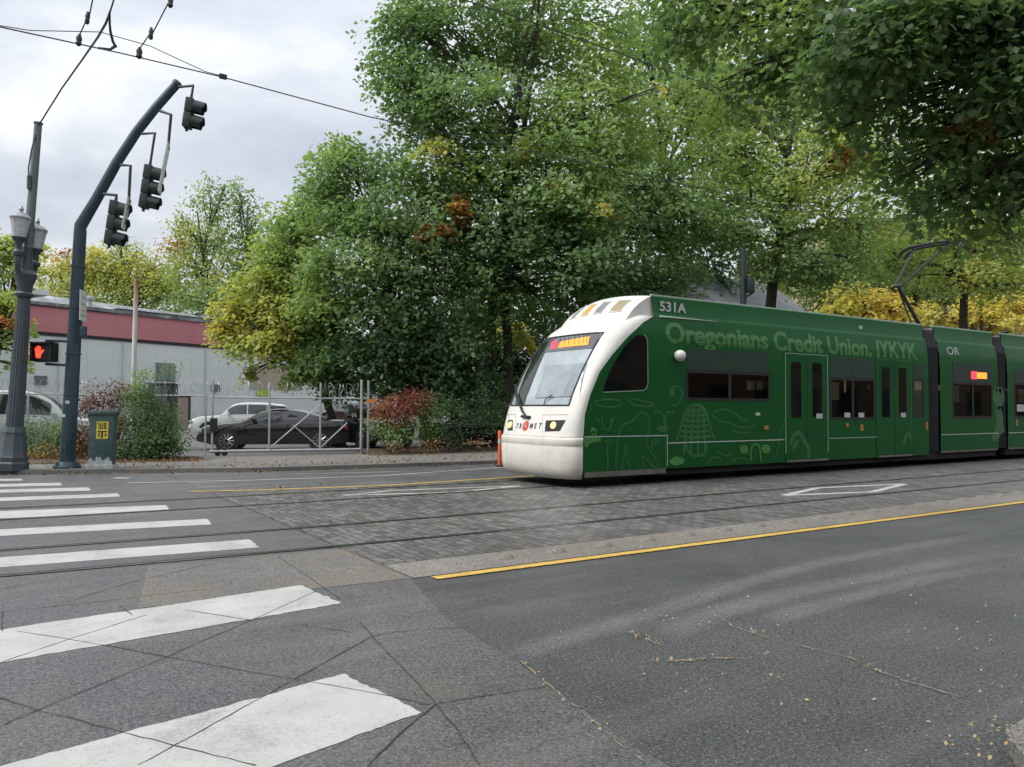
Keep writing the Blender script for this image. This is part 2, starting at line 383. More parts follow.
def cobbles():
    t = NT('stone_setts'); v = t.coord()
    ns = t.n('ShaderNodeTexNoise', Scale=3.1, Detail=4.0); t.l(v, ns.inputs['Vector'])
    vv = t.n('ShaderNodeVectorMath'); vv.operation = 'MULTIPLY_ADD'; t.l(ns.outputs['Color'], vv.inputs[0]); vv.inputs[1].default_value = (.14,.14,0); t.l(v, vv.inputs[2])
    sw = t.n('ShaderNodeMapping'); sw.inputs['Rotation'].default_value = (0, 0, math.pi/2); t.l(vv.outputs[0], sw.inputs['Vector'])
    b = t.n('ShaderNodeTexBrick', Scale=1.0, Mortar__Size=.010, Mortar__Smooth=.6, Bias=-.05, Brick__Width=.23, Row__Height=.12)
    b.inputs['Color1'].default_value = (.085,.083,.08,1); b.inputs['Color2'].default_value = (.185,.18,.172,1); b.inputs['Mortar'].default_value = (.05,.047,.043,1)
    t.l(sw.outputs[0], b.inputs['Vector'])
    c = t.mix(.6, b.outputs['Color'], t.ramp(t.noise(v, .5, 5), [(.3, .3), (.7, .62)]), 'OVERLAY')
    c = t.mix(t.math('MULTIPLY', t.ramp(t.noise(v, 1.3, 6, .7), [(.5, 0), (.7, 1)]), .35), c, (.12,.1,.08))
    h = t.math('SUBTRACT', t.math('MULTIPLY', t.noise(v, 26, 4), .35), b.outputs['Fac'])
    t.bsdf(c, t.ramp(t.noise(v, 9, 3), [(.3, .34), (.7, .62)]), bump=h, bstr=.9, bdist=.014); return t.m
M_sett = cobbles()
def roadpaint(name, col, wear, under=(.10,.10,.10)):
    t = NT(name); v = t.coord(); n1 = t.noise(v, 55, 6, .8); n2 = t.noise(v, 1.6, 6, .7)
    m = t.ramp(t.math('ADD', t.math('MULTIPLY', n1, .5), t.math('MULTIPLY', n2, .5)), [(wear-.03, 0), (wear+.10, 1)])
    c = t.mix(t.ramp(t.noise(v, 2.3, 5), [(.3, 0), (.7, .5)]), col, tuple(x*.62 for x in col))
    m = t.math('ADD', t.math('MULTIPLY', m, .75), .25)
    t.bsdf(t.mix(m, under, c), .6, bump=n1, bstr=.25, bdist=.004); return t.m
M_white = roadpaint('white_road_paint', (.47,.47,.45), .405, (.2,.2,.195)); M_yell = roadpaint('yellow_road_paint', (.60,.39,.085), .37); M_wornw = roadpaint('worn_white_paint', (.55,.54,.5), .47)
M_yworn = roadpaint('worn_yellow_paint', (.5,.33,.09), .44)
M_joint = paint('joint_filler', (.030,.029,.028), .7, scale=9)
M_litline = paint('leaf_filled_crack', (.28,.2,.12), .9, var=.5, scale=14)
M_steel = paint('rail_steel', (.22,.215,.21), .28, .9, .25, 2, dirt=.4, dirtcol=(.06,.045,.035)); M_groove = paint('rail_groove', (.012,.012,.012), .8, scale=5)

# ------------------------------------------------------------------ ground, road, tracks
def sheet(name, pts, z, mat, parent=None, n=1):
    m = MB(); m.add([(p[0], p[1], z) for p in pts], [tuple(range(len(pts)))]); o = m.build(name, mat, parent)
    return o
def strip(m, pts, w, z):
    pts = [Vector((p[0], p[1], 0)) for p in pts]; L = []
    for i, p in enumerate(pts):
        d = (pts[min(i+1, len(pts)-1)]-pts[max(0, i-1)]).normalized(); nrm = Vector((-d.y, d.x, 0)); ww = w if not hasattr(w, '__len__') else w[i]
        L.append((p+nrm*ww/2, p-nrm*ww/2))
    for i in range(len(L)-1):
        a, b = L[i], L[i+1]; m.add([(a[0].x,a[0].y,z),(a[1].x,a[1].y,z),(b[1].x,b[1].y,z),(b[0].x,b[0].y,z)], [(0,1,2,3)])
    return m
def flat_box(name, poly, z0, z1, mat, parent=None):
    m = MB(); n = len(poly)
    m.add([(p[0], p[1], z0) for p in poly]+[(p[0], p[1], z1) for p in poly], [tuple(range(n))[::-1], tuple(range(n, 2*n))]+[(i, (i+1) % n, (i+1) % n+n, i+n) for i in range(n)])
    return m.build(name, mat, parent)
structure(sheet('ground', [(-900,-900),(900,-900),(900,900),(-900,900)], -.03, M_earth))
KERB = [(-60,23.0),(-30,22.2),(-8,21.5),(0,20.95),(2.4,20.1),(5.0,19.0),(7.5,18.65),(10.6,18.4),(14,18.3),(90,18.3)]
EDGE = 3.13                                               # where the intersection paving ends
road = structure(sheet('road', [(-90,-60),(-90,24),(-60,23.0)]+KERB[1:]+[(90,6.4),(90,-60)], 0, M_asph))
structure(sheet('intersection', [(-60,-50),(-60,22.9)]+[(a, b-.02) for a, b in KERB[1:5]]+[(EDGE,19.6),(EDGE,6.5),(2.75,5.1),(2.65,4.0),(2.45,2.7),(1.4,-50)], .004, M_inter))
structure(sheet('far_lane', [(EDGE+.01,14.72),(90,14.72),(90,18.27)]+[(a, b-.03) for a, b in KERB[8:4:-1]]+[(EDGE+.01,19.78)], .004, M_far))
structure(sheet('track_bed', [(EDGE+.01,7.16),(90,7.5),(90,14.7),(EDGE+.01,14.7)], .006, M_sett))
structure(sheet('track_edge', [(EDGE+.02,6.47),(90,6.47),(90,7.49),(EDGE+.02,7.15)], .006, M_conc))
structure(sheet('concrete_apron', [(.9,6.62),(EDGE,6.47),(EDGE,8.2),(2.2,8.22),(1.2,8.28)], .0065, M_apron))
# pavement behind the far kerb, then the parking lot
kerbtop = [(a, b+.16) for a, b in KERB]
structure(flat_box('kerb', KERB+kerbtop[::-1], -.02, .10, M_kerb))
walkback = [(90,22.2),(9.4,22.75),(5.0,23.8),(1.0,24.2),(-60,26.0)]
structure(flat_box('pavement', [(a, b+.003) for a, b in kerbtop]+walkback, -.02, .094, M_walk))
structure(sheet('parking_lot', [(-60,26.05)]+[(a, b+.02) for a, b in walkback[3:0:-1]]+[(90,22.25),(90,120),(-60,120)], .03, M_lot))
bed1 = [(-4,22.9),(1.0,22.9),(4.4,22.2),(4.9,23.8),(3.6,26.5),(-4,27.5)]
structure(sheet('planting_bed', bed1, .105, M_earth)); bed2 = [(9.3,22.2),(40,21.5),(40,28),(10.5,26.5)]
structure(sheet('planting_bed', bed2, .105, M_earth))
near = [(3.40,.2),(3.42,1.0),(3.55,1.55),(3.85,1.80),(4.6,1.88),(90,2.4),(90,-40),(3.4,-40)]
structure(flat_box('pavement', near, -.02, .09, M_walk))

def along(f, s0, s1, n=40): return [(s0+(s1-s0)*i/n, f(s0+(s1-s0)*i/n)) for i in range(n+1)]
bend = lambda x: .05*max(0, 3.5-x)+(.0 if x > 3.5 else 0)
for tt in (8.33, 9.84, 12.5, 13.88):
    pts = along(lambda x: tt+bend(x)*.9, -40, 90, 130)
    rl = strip(MB(), pts, .062, .0125).build('rail', M_steel, road)
    strip(MB(), [(a, b+.056) for a, b in pts], .045, .0115).build('groove', M_groove, rl)
# crosswalk bars, each from its corners on the road
STR = [[(421,713.5),(345,675),(125,734),(0,783),(277,766)],]
def bar(p_tl, p_tr, p_br, p_bl, ext=1.3):
    a, b, c_, d = [G(*p) for p in (p_tl, p_tr, p_br, p_bl)]
    a = a+(a-b).normalized()*ext; d = d+(d-c_).normalized()*ext
    def edge(p, q, amp):
        n = max(4, int((q-p).length/.035)); nr = Vector((-(q-p).y, (q-p).x, 0)).normalized(); w = 0; out = []
        for i in range(n):
            w = .6*w+random.gauss(0, amp); out.append(p.lerp(q, i/n)+nr*w)
        return out
    ring = edge(a, b, .005)+edge(b, c_, .006)+edge(c_, d, .005)+edge(d, a, .005)
    m = MB(); m.add([(p.x, p.y, .0070) for p in ring], [tuple(range(len(ring)))]); return m.build('crosswalk_stripe', M_white, road)
bar((125,734),(344,675),(421,713.5),(277,766), 1.9)
bar((0,630.5),(301,586),(341,604),(0,664)); bar((0,558),(249,540),(260,548),(0,568)); bar((0,530),(207,519.3),(211,525),(0,536.5))
bar((0,511.5),(166,505.5),(170,511),(0,519)); bar((0,498),(118,493.7),(120,497),(0,501.5)); bar((0,490),(89,487.7),(91,491),(0,493))
bar((0,484.3),(60,483),(62,485.6),(0,487.2)); bar((0,479.2),(21,479),(22,481),(0,481.3))
yl = along(lambda x: 6.36, 3.30, 16, 420)+along(lambda x: 6.36, 16.2, 90, 60); strip(MB(), [(a, b+random.gauss(0, .002)) for a, b in yl], [.125+random.gauss(0, .006) for _ in yl], .0105).build('yellow_line', M_yell, road)
pf = [G(190,492),G(256,490.5),G(384,486),G(512,477.5)]
strip(MB(), [(p.x, p.y) for p in pf[:2]], .17, .0105).build('yellow_line', M_yworn, road)
strip(MB(), [(p.x, p.y) for p in pf[1:]]+[(90,14.9)], .13, .0105).build('yellow_line', M_yell, road)
strip(MB(), [(p.x, p.y) for p in (G(128,483.5),G(256,480.5),G(384,476),G(500,467.8))]+[(90,16.5)], .11, .0105).build('white_line', M_white, road)
strip(MB(), [(p.x, p.y) for p in (G(290,474.5),G(400,472))], .1, .0105).build('white_line', M_wornw, road)
strip(MB(), [(p.x, p.y) for p in (G(113,478.5),G(130,478.5))], .3, .0105).build('white_line', M_wornw, road)
def diamond(pts, mat):
    m = MB(); q = [G(*p) for p in pts]
    for i in range(4): strip(m, [q[i], q[(i+1) % 4]], .15, .0106+.0003*i)
    return m.build('diamond_marking', mat, road)
diamond([(784,496),(817,488.5),(905,484.3),(872,492.5)], M_white)
q = [(344,496),(391,491),(520,486.5),(451,493)]; diamond(q, M_wornw)
jm = MB(); JL = [[(0,727),(38,711),(168,657),(252,621),(316,592)], [(0,699),(38,711),(125,734),(175,747),(256,767)], [(17,632),(104,646),(168,658),(256,674),(300,681),(388,697),(430,706)],
 [(0,664),(70,640),(146,616)], [(138,767),(175,747),(256,702),(295,680),(372,637)], [(372,637),(394,633),(470,627)], [(360,623),(372,637),(410,677),(436,705),(460,735),(480,767)],
 [(436,705),(470,699),(512,693),(545,688)], [(368,767),(400,735),(436,705)], [(185,611),(250,621)], [(296,625),(350,633)], [(0,613),(45,608),(120,600),(207,590)], [(50,608),(130,583),(205,566)],
 [(277,557),(308,577),(340,600)], [(0,590),(60,579)], [(120,607),(132,616)], [(2,614),(2,632)]]
for k, l in enumerate(JL):
    pts = []
    for a, b in zip(l[:-1], l[1:]):                       # a hand-cut line wanders a little
        for i in range(6):
            g = G(a[0]+(b[0]-a[0])*i/6, a[1]+(b[1]-a[1])*i/6); pts.append((g.x+random.uniform(-.005,.005), g.y+random.uniform(-.005,.005)))
    g = G(*l[-1]); pts.append((g.x, g.y)); strip(jm, pts, [random.uniform(.003,.010) for _ in pts], .0082+.0001*k)
jm.build('saw_cut_joints', M_joint, road)
lm = MB(); LL = [[(520,662),(545,685),(580,710),(612,740),(648,767)], [(715,617),(735,628),(770,640),(845,657),(872,670),(900,680),(980,705)], [(628,632),(645,640),(665,647)], [(650,663),(690,662),(705,659),(752,660)], [(300,537),(338,548),(352,553),(406,577)]]
for k, l in enumerate(LL):
    pts = []
    for a, b in zip(l[:-1], l[1:]):
        for i in range(8):
            g = G(a[0]+(b[0]-a[0])*i/8, a[1]+(b[1]-a[1])*i/8); pts.append((g.x+random.uniform(-.012,.012), g.y+random.uniform(-.012,.012)))
    i = 0
    while i < len(pts)-2:
        n = random.randint(2, 6); seg = pts[i:i+n+1]; i += n+random.choice((0, 0, 1, 2))
        if len(seg) > 1: strip(lm, seg, [.002]+[random.uniform(.003,.013) for _ in seg[2:]]+[.002], .0102+.0002*k)
lm.build('leaf_filled_cracks', M_litline, road)
t_ = NT('tyre_scuff'); a_ = t_.n('ShaderNodeAttribute'); a_.attribute_name = 'hue'; v_ = t_.coord((.5,.5,1)); tb_ = t_.n('ShaderNodeBsdfTransparent'); d_ = t_.n('ShaderNodeBsdfDiffuse'); d_.inputs[0].default_value = (.27,.265,.255,1)
mx_ = t_.n('ShaderNodeMixShader'); t_.l(t_.math('MULTIPLY', t_.math('MULTIPLY', a_.outputs['Fac'], t_.ramp(t_.noise(v_, 3, 6, .75), [(.3, .45), (.7, 1)])), t_.ramp(t_.noise(t_.coord(), 70, 2, .7), [(.4, .3), (.6, 1)])), mx_.inputs[0]); t_.l(tb_.outputs[0], mx_.inputs[1]); t_.l(d_.outputs[0], mx_.inputs[2]); t_.l(mx_.outputs[0], t_.out.inputs['Surface'])
for k, (l, w_) in enumerate((([(500,660),(560,641),(612,625),(662,610),(737,585),(812,565),(912,547),(1024,530)], .34), ([(650,640),(712,615),(792,592),(862,580),(937,565),(1024,552)], .40), ([(760,625),(802,610),(862,595),(937,577),(1024,567)], .34))):
    q = [G(*p) for p in l]; q = [q[0]]+[q[0].lerp(q[1], .5)]+q[1:]; V, h = [], []
    for i, p in enumerate(q):
        d = (q[min(i+1, len(q)-1)]-q[max(0, i-1)]).normalized(); nr = Vector((-d.y, d.x, 0))
        for o_, a_ in ((-.5, 0), (-.2, .75), (.1, .85), (.5, 0)): V.append(tuple(p+nr*o_*w_+UP*(.0045+.0004*k))); h.append(a_*(0 if i in (0, len(q)-1) else .8))
    Q = [(i*4+j, i*4+j+1, i*4+j+5, i*4+j+4) for i in range(len(q)-1) for j in range(3)]
    o = fastmesh('tyre_track', np.array(V), np.array(Q), np.array(h), t_.m, road)
for k in range(22):                                      # low concrete domes beside the yellow line
    x = 4.35+.67*k; y = 6.84+.022*(x-4.35)+.02*(k > 18)
    t_ = MB().lathe([(.115,0),(.105,.012),(.08,.032),(.04,.042),(.01,.045)], (x, y, .006), 14).build('lane_dome', M_conc, None, 50)
    me = t_.data; me.transform(Matrix.Translation((-x,-y,-.006))); t_.location = (x, y, .006)
    tag(t_, 'low round concrete bump in the row beside the yellow line', 'road bump', 'bumps along the yellow line')

# fallen leaves
def litter(name, label, pts, size, hue, mat=None):
    pts = np.array(pts); N = len(pts); nr = unit(np.array([0,0,1])+RNG.normal(size=(N,3))*.35)
    V, Q, h = leaves(pts, nr, 1, .02, size, hue, 0, .1); o = fastmesh(name, V, Q, h, mat or M_dead, None)
    return tag(o, label, 'leaves', None, 'stuff')
P, Hh = [], []
def scat(n, fn, z, lo=.62, hi=.95):
    for _ in range(n):
        x, y = fn(); P.append((x, y, z+random.uniform(.008,.022))); Hh.append(random.uniform(lo, hi))
kt = lambda x: float(np.interp(x, [k[0] for k in KERB], [k[1] for k in KERB]))
def f1(): x = random.uniform(-3, 22); return x, kt(x)+.2+abs(random.gauss(0, 1.2))
scat(900, f1, .1)
scat(700, lambda: (random.uniform(9, 22), 22.2+random.gauss(.0, .6)), .115); scat(700, lambda: (random.uniform(.8, 4.6), 22.5+random.gauss(.2, .5)), .115)
def f2(): x = random.uniform(-3, 22); return x, kt(x)-.05-abs(random.gauss(0, .18))
scat(500, f2, .004); scat(30, lambda: (random.uniform(3.6, 5.6), 15.0+random.gauss(0, .12)), .006)
litter('fallen_leaves', 'brown and orange leaves strewn over the far pavement and kerb', P, .06, np.array(Hh))
P, Hh = [], []
def f3(): x = random.uniform(3.2, 14); return x, 1.95+abs(random.gauss(0, .5))
scat(220, f3, .002, .6, .9)
def f4():
    l = random.choice(LL[:4]); i = random.randrange(len(l)-1); u = random.random(); g = G(l[i][0]+(l[i+1][0]-l[i][0])*u, l[i][1]+(l[i+1][1]-l[i][1])*u); return g.x+random.gauss(0, .03), g.y+random.gauss(0, .03)
scat(80, f4, .004, .6, .9)
scat(300, lambda: (random.triangular(2.6, 11, 4), random.uniform(2.0, 4.6)), .002, .55, .85)
scat(80, lambda: (random.uniform(3.4, 3.95), random.uniform(1.5, 1.9)), .1, .7, .95)
litter('fallen_leaves', 'small yellow leaf scraps scattered on the near dark asphalt', P, .018, np.array(Hh), leafmat('pale_leaf_scraps', .0, 1.0, .0, [(0, (.26,.21,.12)), (.6, (.33,.28,.17)), (.8, (.38,.30,.16)), (1.0, (.30,.17,.08))]))
# ------------------------------------------------------------------ the tram
M_green = paint('green_vinyl', (.012,.098,.024), .34, 0, .08, .7, Specular__IOR__Level=.14)
M_gline = paint('light_green_vinyl', (.065,.24,.05), .4, 0, .15, 2); M_gline2 = paint('mid_green_vinyl', (.028,.140,.042), .4, 0, .2, 2)
M_gtext = paint('lettering_green', (.050,.185,.040), .4, 0, .08, 2)
M_cream = paint('cream_paint', (.72,.71,.66), .34, 0, .04, .8, dirt=.22, dirtcol=(.42,.37,.29), Specular__IOR__Level=.5)
M_bump = paint('cream_bumper_paint', (.68,.66,.60), .42, 0, .05, .8, dirt=.5, dirtcol=(.36,.30,.22))
M_glass = glass('tram_window_glass', (.006,.007,.008), .05, .6); M_film = paint('window_film', (.013,.036,.022), .5, 0, .1, 1)
M_wind = glass('windscreen_glass', (.34,.39,.41), .045, 1.0)  # windscreen's pale base colour stands in for reflected sky and a blind
M_black = paint('black_rubber', (.012,.012,.013), .6, scale=4); M_dgrey = paint('dark_grey_metal', (.035,.036,.038), .55, .2, .2, 4)
M_under = paint('underframe', (.014,.014,.015), .8, 0, .3, 3); M_skirt = paint('grimy_skirt', (.16,.145,.12), .7, 0, .2, 3, dirt=.5)
M_edge = paint('pale_trim', (.5,.56,.5), .4, scale=3); M_seam = paint('pale_seam', (.25,.36,.26), .45, scale=3)
M_bell = paint('bellows', (.017,.018,.021), .7, 0, .2, 4); M_roof = paint('roof_grey', (.2,.205,.2), .6, scale=1.5)
M_amber = emit('amber_display', (1, .30, .03), .9); M_red = emit('red_display', (1, .03, .06), 1.4); M_lamp = emit('warm_headlamp', (1, .62, .25), .9)
M_white = M_white; M_label = paint('white_sticker', (.5,.5,.48), .5, scale=6); M_orange = paint('orange_reflector', (.45,.19,.04), .4, scale=6)
M_navy = paint('navy_lettering', (.03,.04,.10), .5, scale=6); M_redl = paint('red_emblem', (.62,.05,.03), .45, scale=6)
T0, HW = 13.2, 1.30
hw = lambda z: float(np.interp(z, [.2,.3,.85,2.6,3.1,3.46], [1.25,1.29,1.30,1.30,1.28,1.22]))
sb = lambda z: float(np.interp(z, [.2,1.0,1.42,1.8,2.26,2.6,2.98,3.31,3.46], [9.37,9.37,9.41,9.54,9.78,10.09,10.51,10.97,11.27]))
scn = lambda z: float(np.interp(z, [.2,.3,.6,.95,1.2,1.5,1.8,2.1,2.4,2.7,3.0,3.2,3.36,3.46], [9.0,8.94,8.90,8.91,8.99,9.11,9.23,9.38,9.53,9.69,9.87,10.06,10.32,10.62]))
def noseP(u, z, off=0.0):
    L = sb(z)-scn(z); p = 2.6; au = min(1, abs(u))
    return Vector((scn(z)+L*(1-(1-au**p)**(1/p))-off, T0+hw(z)*u, z))
def noseN(u, z):
    a = noseP(u+.02 if u < .97 else u, z)-noseP(u-.02 if u > -.97 else u, z); b = noseP(u, z+.03)-noseP(u, z-.03)
    n = a.cross(b).normalized(); return n if n.x < 0 else -n
def proj(P):
    d = P-Vector((0,0,H)); x = d.dot(rx); y = d.dot(ry); k = d.dot(vx); return 512+F*x/k, 383.5-F*y/k
def nose_at(px, py):
    best = None
    for i in range(-39, 40):
        for k in range(60):
            u, z = i/40, .25+k*.053; q = proj(noseP(u, z)); e = (q[0]-px)**2+(q[1]-py)**2
            if best is None or e < best[0]: best = (e, u, z)
    _, u, z = best; st = .012
    for _ in range(24):
        for du, dz in ((st,0),(-st,0),(0,st*1.5),(0,-st*1.5)):
            uu, zz = max(-.99, min(.99, u+du)), z+dz; q = proj(noseP(uu, zz)); e = (q[0]-px)**2+(q[1]-py)**2
            if e < best[0]: best = (e, uu, zz); u, z = uu, zz
        st *= .8
    return u, z
tram = thing('tram', 'green low-floor tram with a cream nose, standing on the far track', 'tram', (scn(.6), T0, 0))
def nose_patch(u0, u1, z0, z1, off, nu=8, nz=6, m=None):
    m = m or MB(); rows = []
    for k in range(nz+1):
        z = z0+(z1-z0)*k/nz
        rows.append([noseP(u0+(u1-u0)*i/nu, z)+noseN(u0+(u1-u0)*i/nu, z)*off for i in range(nu+1)])
    return m.grid(rows)
U = sorted(set([round(math.sin(R(a)), 4) for a in range(-90, 91, 5)]+[-.79, .84]))
WZ0, WZ1, WU0, WU1 = 1.6, 3.07, -.79, .84
ZN = sorted(set([.985,1.1,1.2,1.35,1.5,WZ0,1.7,1.8,1.95,2.1,2.25,2.4,2.55,2.7,2.85,2.98,WZ1,3.14,3.2,3.26,3.32,3.36,3.40,3.43,3.46]))
def nose_faces(pred):
    m = MB(); idx = {}
    for j, z in enumerate(ZN):
        for i, u in enumerate(U): idx[i, j] = len(m.v); m.v.append(tuple(noseP(u, z)))
    for j in range(len(ZN)-1):
        for i in range(len(U)-1):
            if pred((U[i]+U[i+1])/2, (ZN[j]+ZN[j+1])/2): m.f.append((idx[i,j], idx[i+1,j], idx[i+1,j+1], idx[i,j+1]))
    used = sorted({i for f in m.f for i in f}); mp = {a: b for b, a in enumerate(used)}
    m.v = [m.v[a] for a in used]; m.f = [tuple(mp[i] for i in f) for f in m.f]; return m
inw = lambda u, z: WU0 < u < WU1 and WZ0 < z < WZ1
nose_faces(lambda u, z: not inw(u, z)).build('nose', M_cream, tram, 55)
ws = nose_faces(inw); ws.v = [(v[0]+.012, v[1], v[2]) for v in ws.v]; ws = ws.build('windscreen', M_wind, tram, 60)
fr = MB(); loop = [(WU0+(WU1-WU0)*i/14, WZ0) for i in range(15)]+[(WU1, WZ0+(WZ1-WZ0)*i/10) for i in range(1, 11)]+[(WU1-(WU1-WU0)*i/14, WZ1) for i in range(1, 15)]+[(WU0, WZ1-(WZ1-WZ0)*i/10) for i in range(1, 11)]
fr.tube([noseP(*p) for p in loop], .020, 6).build('windscreen_seal', M_dgrey, tram, True)
nose_patch(WU0+.03, WU1-.03, 2.74, WZ1-.03, .002).build('sign_band', glass('sign_band_glass', (.10,.11,.12), .06, .8), tram, 60)
def npx(name, quad, mat, off, parent=tram):          # a patch on the nose given by picture corners
    a = [nose_at(*p) for p in quad]; m = MB(); rows = []
    for k in range(5):
        y = k/4; rw = []
        for i in range(7):
            x = i/6; u = (a[0][0]*(1-x)+a[1][0]*x)*(1-y)+(a[3][0]*(1-x)+a[2][0]*x)*y; z = (a[0][1]*(1-x)+a[1][1]*x)*(1-y)+(a[3][1]*(1-x)+a[2][1]*x)*y
            rw.append(noseP(u, z)+noseN(u, z)*off)
        rows.append(rw)
    return m.grid(rows).build(name, mat, parent, True)
npx('destination_sign', [(560,342),(590,336.5),(588,345),(558,348)], M_amber, .008); 
sg = MB()
for x0 in (560.0, 564.4, 568.8, 574.6, 579.0, 583.4, 586.8):
    a = nose_at(x0, 346.5-.13*(x0-560)); b = nose_at(x0+.6, 338.5-.13*(x0-560)); sg.tube([noseP(*a)+noseN(*a)*.012, noseP(*b)+noseN(*b)*.012], .006, 4)
sg.build('sign_slats', M_black, tram)
npx('route_disc', [(552,342),(557,340.6),(556,348.2),(551,349)], M_red, .008)
npx('blind_and_reflection', [(546,366),(588,363),(580,396),(535,398)], glass('lower_windscreen', (.25,.295,.31), .05, 1.0), .0035)  # darker glass patch painting the lower screen's blind and sky reflection
npx('painted_reflection', [(541,343),(551,340),(524,404),(515,404)], glass('dark_reflection_glass', (.018,.022,.02), .05, .5), .0045)  # dark tree reflection painted as a strip of glass colour
wp = [nose_at(*p) for p in ((514,384),(518,397),(522,406),(524,412),(529,419))]
wm_ = MB().tube([noseP(*p)+noseN(*p)*.05 for p in wp], [.016,.022,.026,.026,.022], 6); a = nose_at(523,417); b = nose_at(531,417.6)
wm_.tube([noseP(*a)+noseN(*a)*.04, noseP(*b)+noseN(*b)*.03], .03, 6).build('wiper', M_black, tram)
w2 = [nose_at(*p) for p in ((545,405),(547,399),(553,396))]; MB().tube([noseP(*p)+noseN(*p)*.03 for p in w2], .012, 5).build('wiper', M_black, tram)
for nm, qd, mt in (('headlight', [(546,420.5),(566,420),(560,431),(545,431.5)], 0), ('headlight', [(508.6,420),(513,420),(513,430.5),(508,430.5)], 0)):
    h = npx(nm, qd, paint('headlamp_housing', (.02,.02,.022), .25, scale=5), .006)
    cx_, cy_ = sum(p[0] for p in qd)/4-.2, sum(p[1] for p in qd)/4-.4; u, z = nose_at(cx_-(.6 if nm and cx_ > 530 else 0), cy_); n = noseN(u, z)
    MB().lathe([(.075,-.01),(.07,.02),(.045,.04),(.012,.047)], noseP(u, z), 14, axis=n).build('lens', M_lamp, h, True)
# panel seams on the nose
for l in ([(543,415),(568,414.6)],[(543,415),(542,433)],[(508,414.5),(516,414.6)],[(515.5,414.6),(515,433)]):
    a = [nose_at(l[0][0]+(l[1][0]-l[0][0])*i/5, l[0][1]+(l[1][1]-l[0][1])*i/5) for i in range(6)]; MB().tube([noseP(*p) for p in a], .006, 4).build('nose_seam', paint('seam_grey', (.3,.29,.26), .6, scale=5), tram)
# bumper: the lower cream shell standing a little proud
rows = []
for z, off in ((.17,-.05),(.21,-.012),(.27,.012),(.40,.02),(.78,.022),(.80,.012),(.815,.012),(.835,.022),(.93,.022),(.965,.014),(.982,-.01)):
    rows.append([noseP(u, max(z, .2))*1.0+Vector((-off, 0, min(0, z-.2)))+Vector((0, (u*off), 0)) for u in [math.sin(R(a)) for a in range(-90, 91, 5)]])
MB().grid(rows).build('bumper', M_bump, tram, 50)
# body modules
Gtop = 3.92
def side_rows(x0f, x1, zs): return [[Vector((x0f(z)+(x1-x0f(z))*i/6, T0-hw(z), z)) for i in range(7)] for z in zs]
def module(x0f, x1, zb, name, xa, holes):
    zs = sorted(set([zb,.6,.85,1.0,1.2,1.42,1.6,1.8,2.03,2.26,2.43,2.6,2.8,2.98,3.1,3.2,3.31,3.40,3.46]+[z for h in holes for z in h[2:]]))
    br_ = sorted(set([xa, x1]+[x for h in holes for x in h[:2]]))
    for sg_ in (-1, 1):
        m = MB(); cols = lambda z: [x0f(z)+(xa-x0f(z))*i/5 for i in range(5)]+br_
        n = 5+len(br_)
        for z in zs: m.v += [(x, T0+sg_*hw(z), z) for x in cols(z)]
        for j in range(len(zs)-1):
            for i in range(n-1):
                zc = (zs[j]+zs[j+1])/2; xc = (br_[i-5]+br_[i-4])/2 if i >= 5 else -1
                if any(h[0] < xc < h[1] and h[2] < zc < h[3] for h in holes): continue
                m.f.append((j*n+i, j*n+i+1, (j+1)*n+i+1, (j+1)*n+i))
        m.build(name, M_green, tram, 40)
EN1, G1, EN2, G2, EN3 = 21.5, 22.1, 25.35, 25.93, 38.4
WIN = [[(12.14,14.82,1.73,2.36),(17.08,18.94,1.30,2.32),(20.74,21.26,1.33,2.36)], [(22.76,24.98,1.31,2.33)], [(26.35,28.8,1.31,2.38),(31.2,33.2,1.31,2.33)]]
module(lambda z: sb(z), EN1, .30, 'body_panel', 11.6, WIN[0]); module(lambda z: G1, EN2, .38, 'body_panel', G1+.1, WIN[1]); module(lambda z: G2, EN3, .38, 'body_panel', G2+.1, WIN[2])
# saloon seen through the windows
M_in = paint('interior_grey', (.20,.20,.19), .6, 0, .1, 1); M_seat = paint('seat_blue', (.03,.045,.10), .7, 0, .2, 4); M_grab = paint('grab_pole_yellow', (.55,.36,.04), .4, .2, .1, 3); M_part = paint('partition_tan', (.22,.15,.09), .6, 0, .2, 1)
for a, b in ((11.95, EN1), (G1, EN2), (G2, 36)):
    MB().box((a, T0-1.2, .44), (b, T0+1.2, .50)).build('saloon_floor', M_dgrey, tram); MB().box((a, T0-1.19, 2.92), (b, T0+1.19, 2.96)).build('saloon_ceiling', M_in, tram)
MB().box((11.9, T0-1.2, .5), (11.95, T0+1.2, 2.95)).build('cab_partition', M_part, tram)
for x in (12.6, 13.4, 14.2, 17.5, 18.3, 21.0, 23.1, 24.1, 24.9, 26.8, 27.7, 31.6, 32.4):
    for s_ in (-1, 1):
        m = MB(); m.box((x-.22, T0+s_*.72-.42, .9), (x+.22, T0+s_*.72+.42, .98), .03); m.box((x+.16, T0+s_*.72-.42, .98), (x+.24, T0+s_*.72+.42, 1.78), .03); m.build('seat', M_seat, tram)
for x, y in ((12.9,-.3),(13.8,.3),(14.6,-.35),(15.3,-.5),(17.3,-.45),(18.1,.3),(18.8,-.4),(20.8,-.45),(23.4,-.3),(24.4,.3),(26.7,-.3),(28.2,.3)): MB().tube([(x, T0+y, .5), (x, T0+y, 2.92)], .022, 8).build('grab_pole', M_grab, tram)
for x in (14.95, 19.0, 25.2): MB().box((x-.02, T0-1.15, .5), (x+.02, T0-.35, 2.0)).build('draught_screen', M_part, tram)
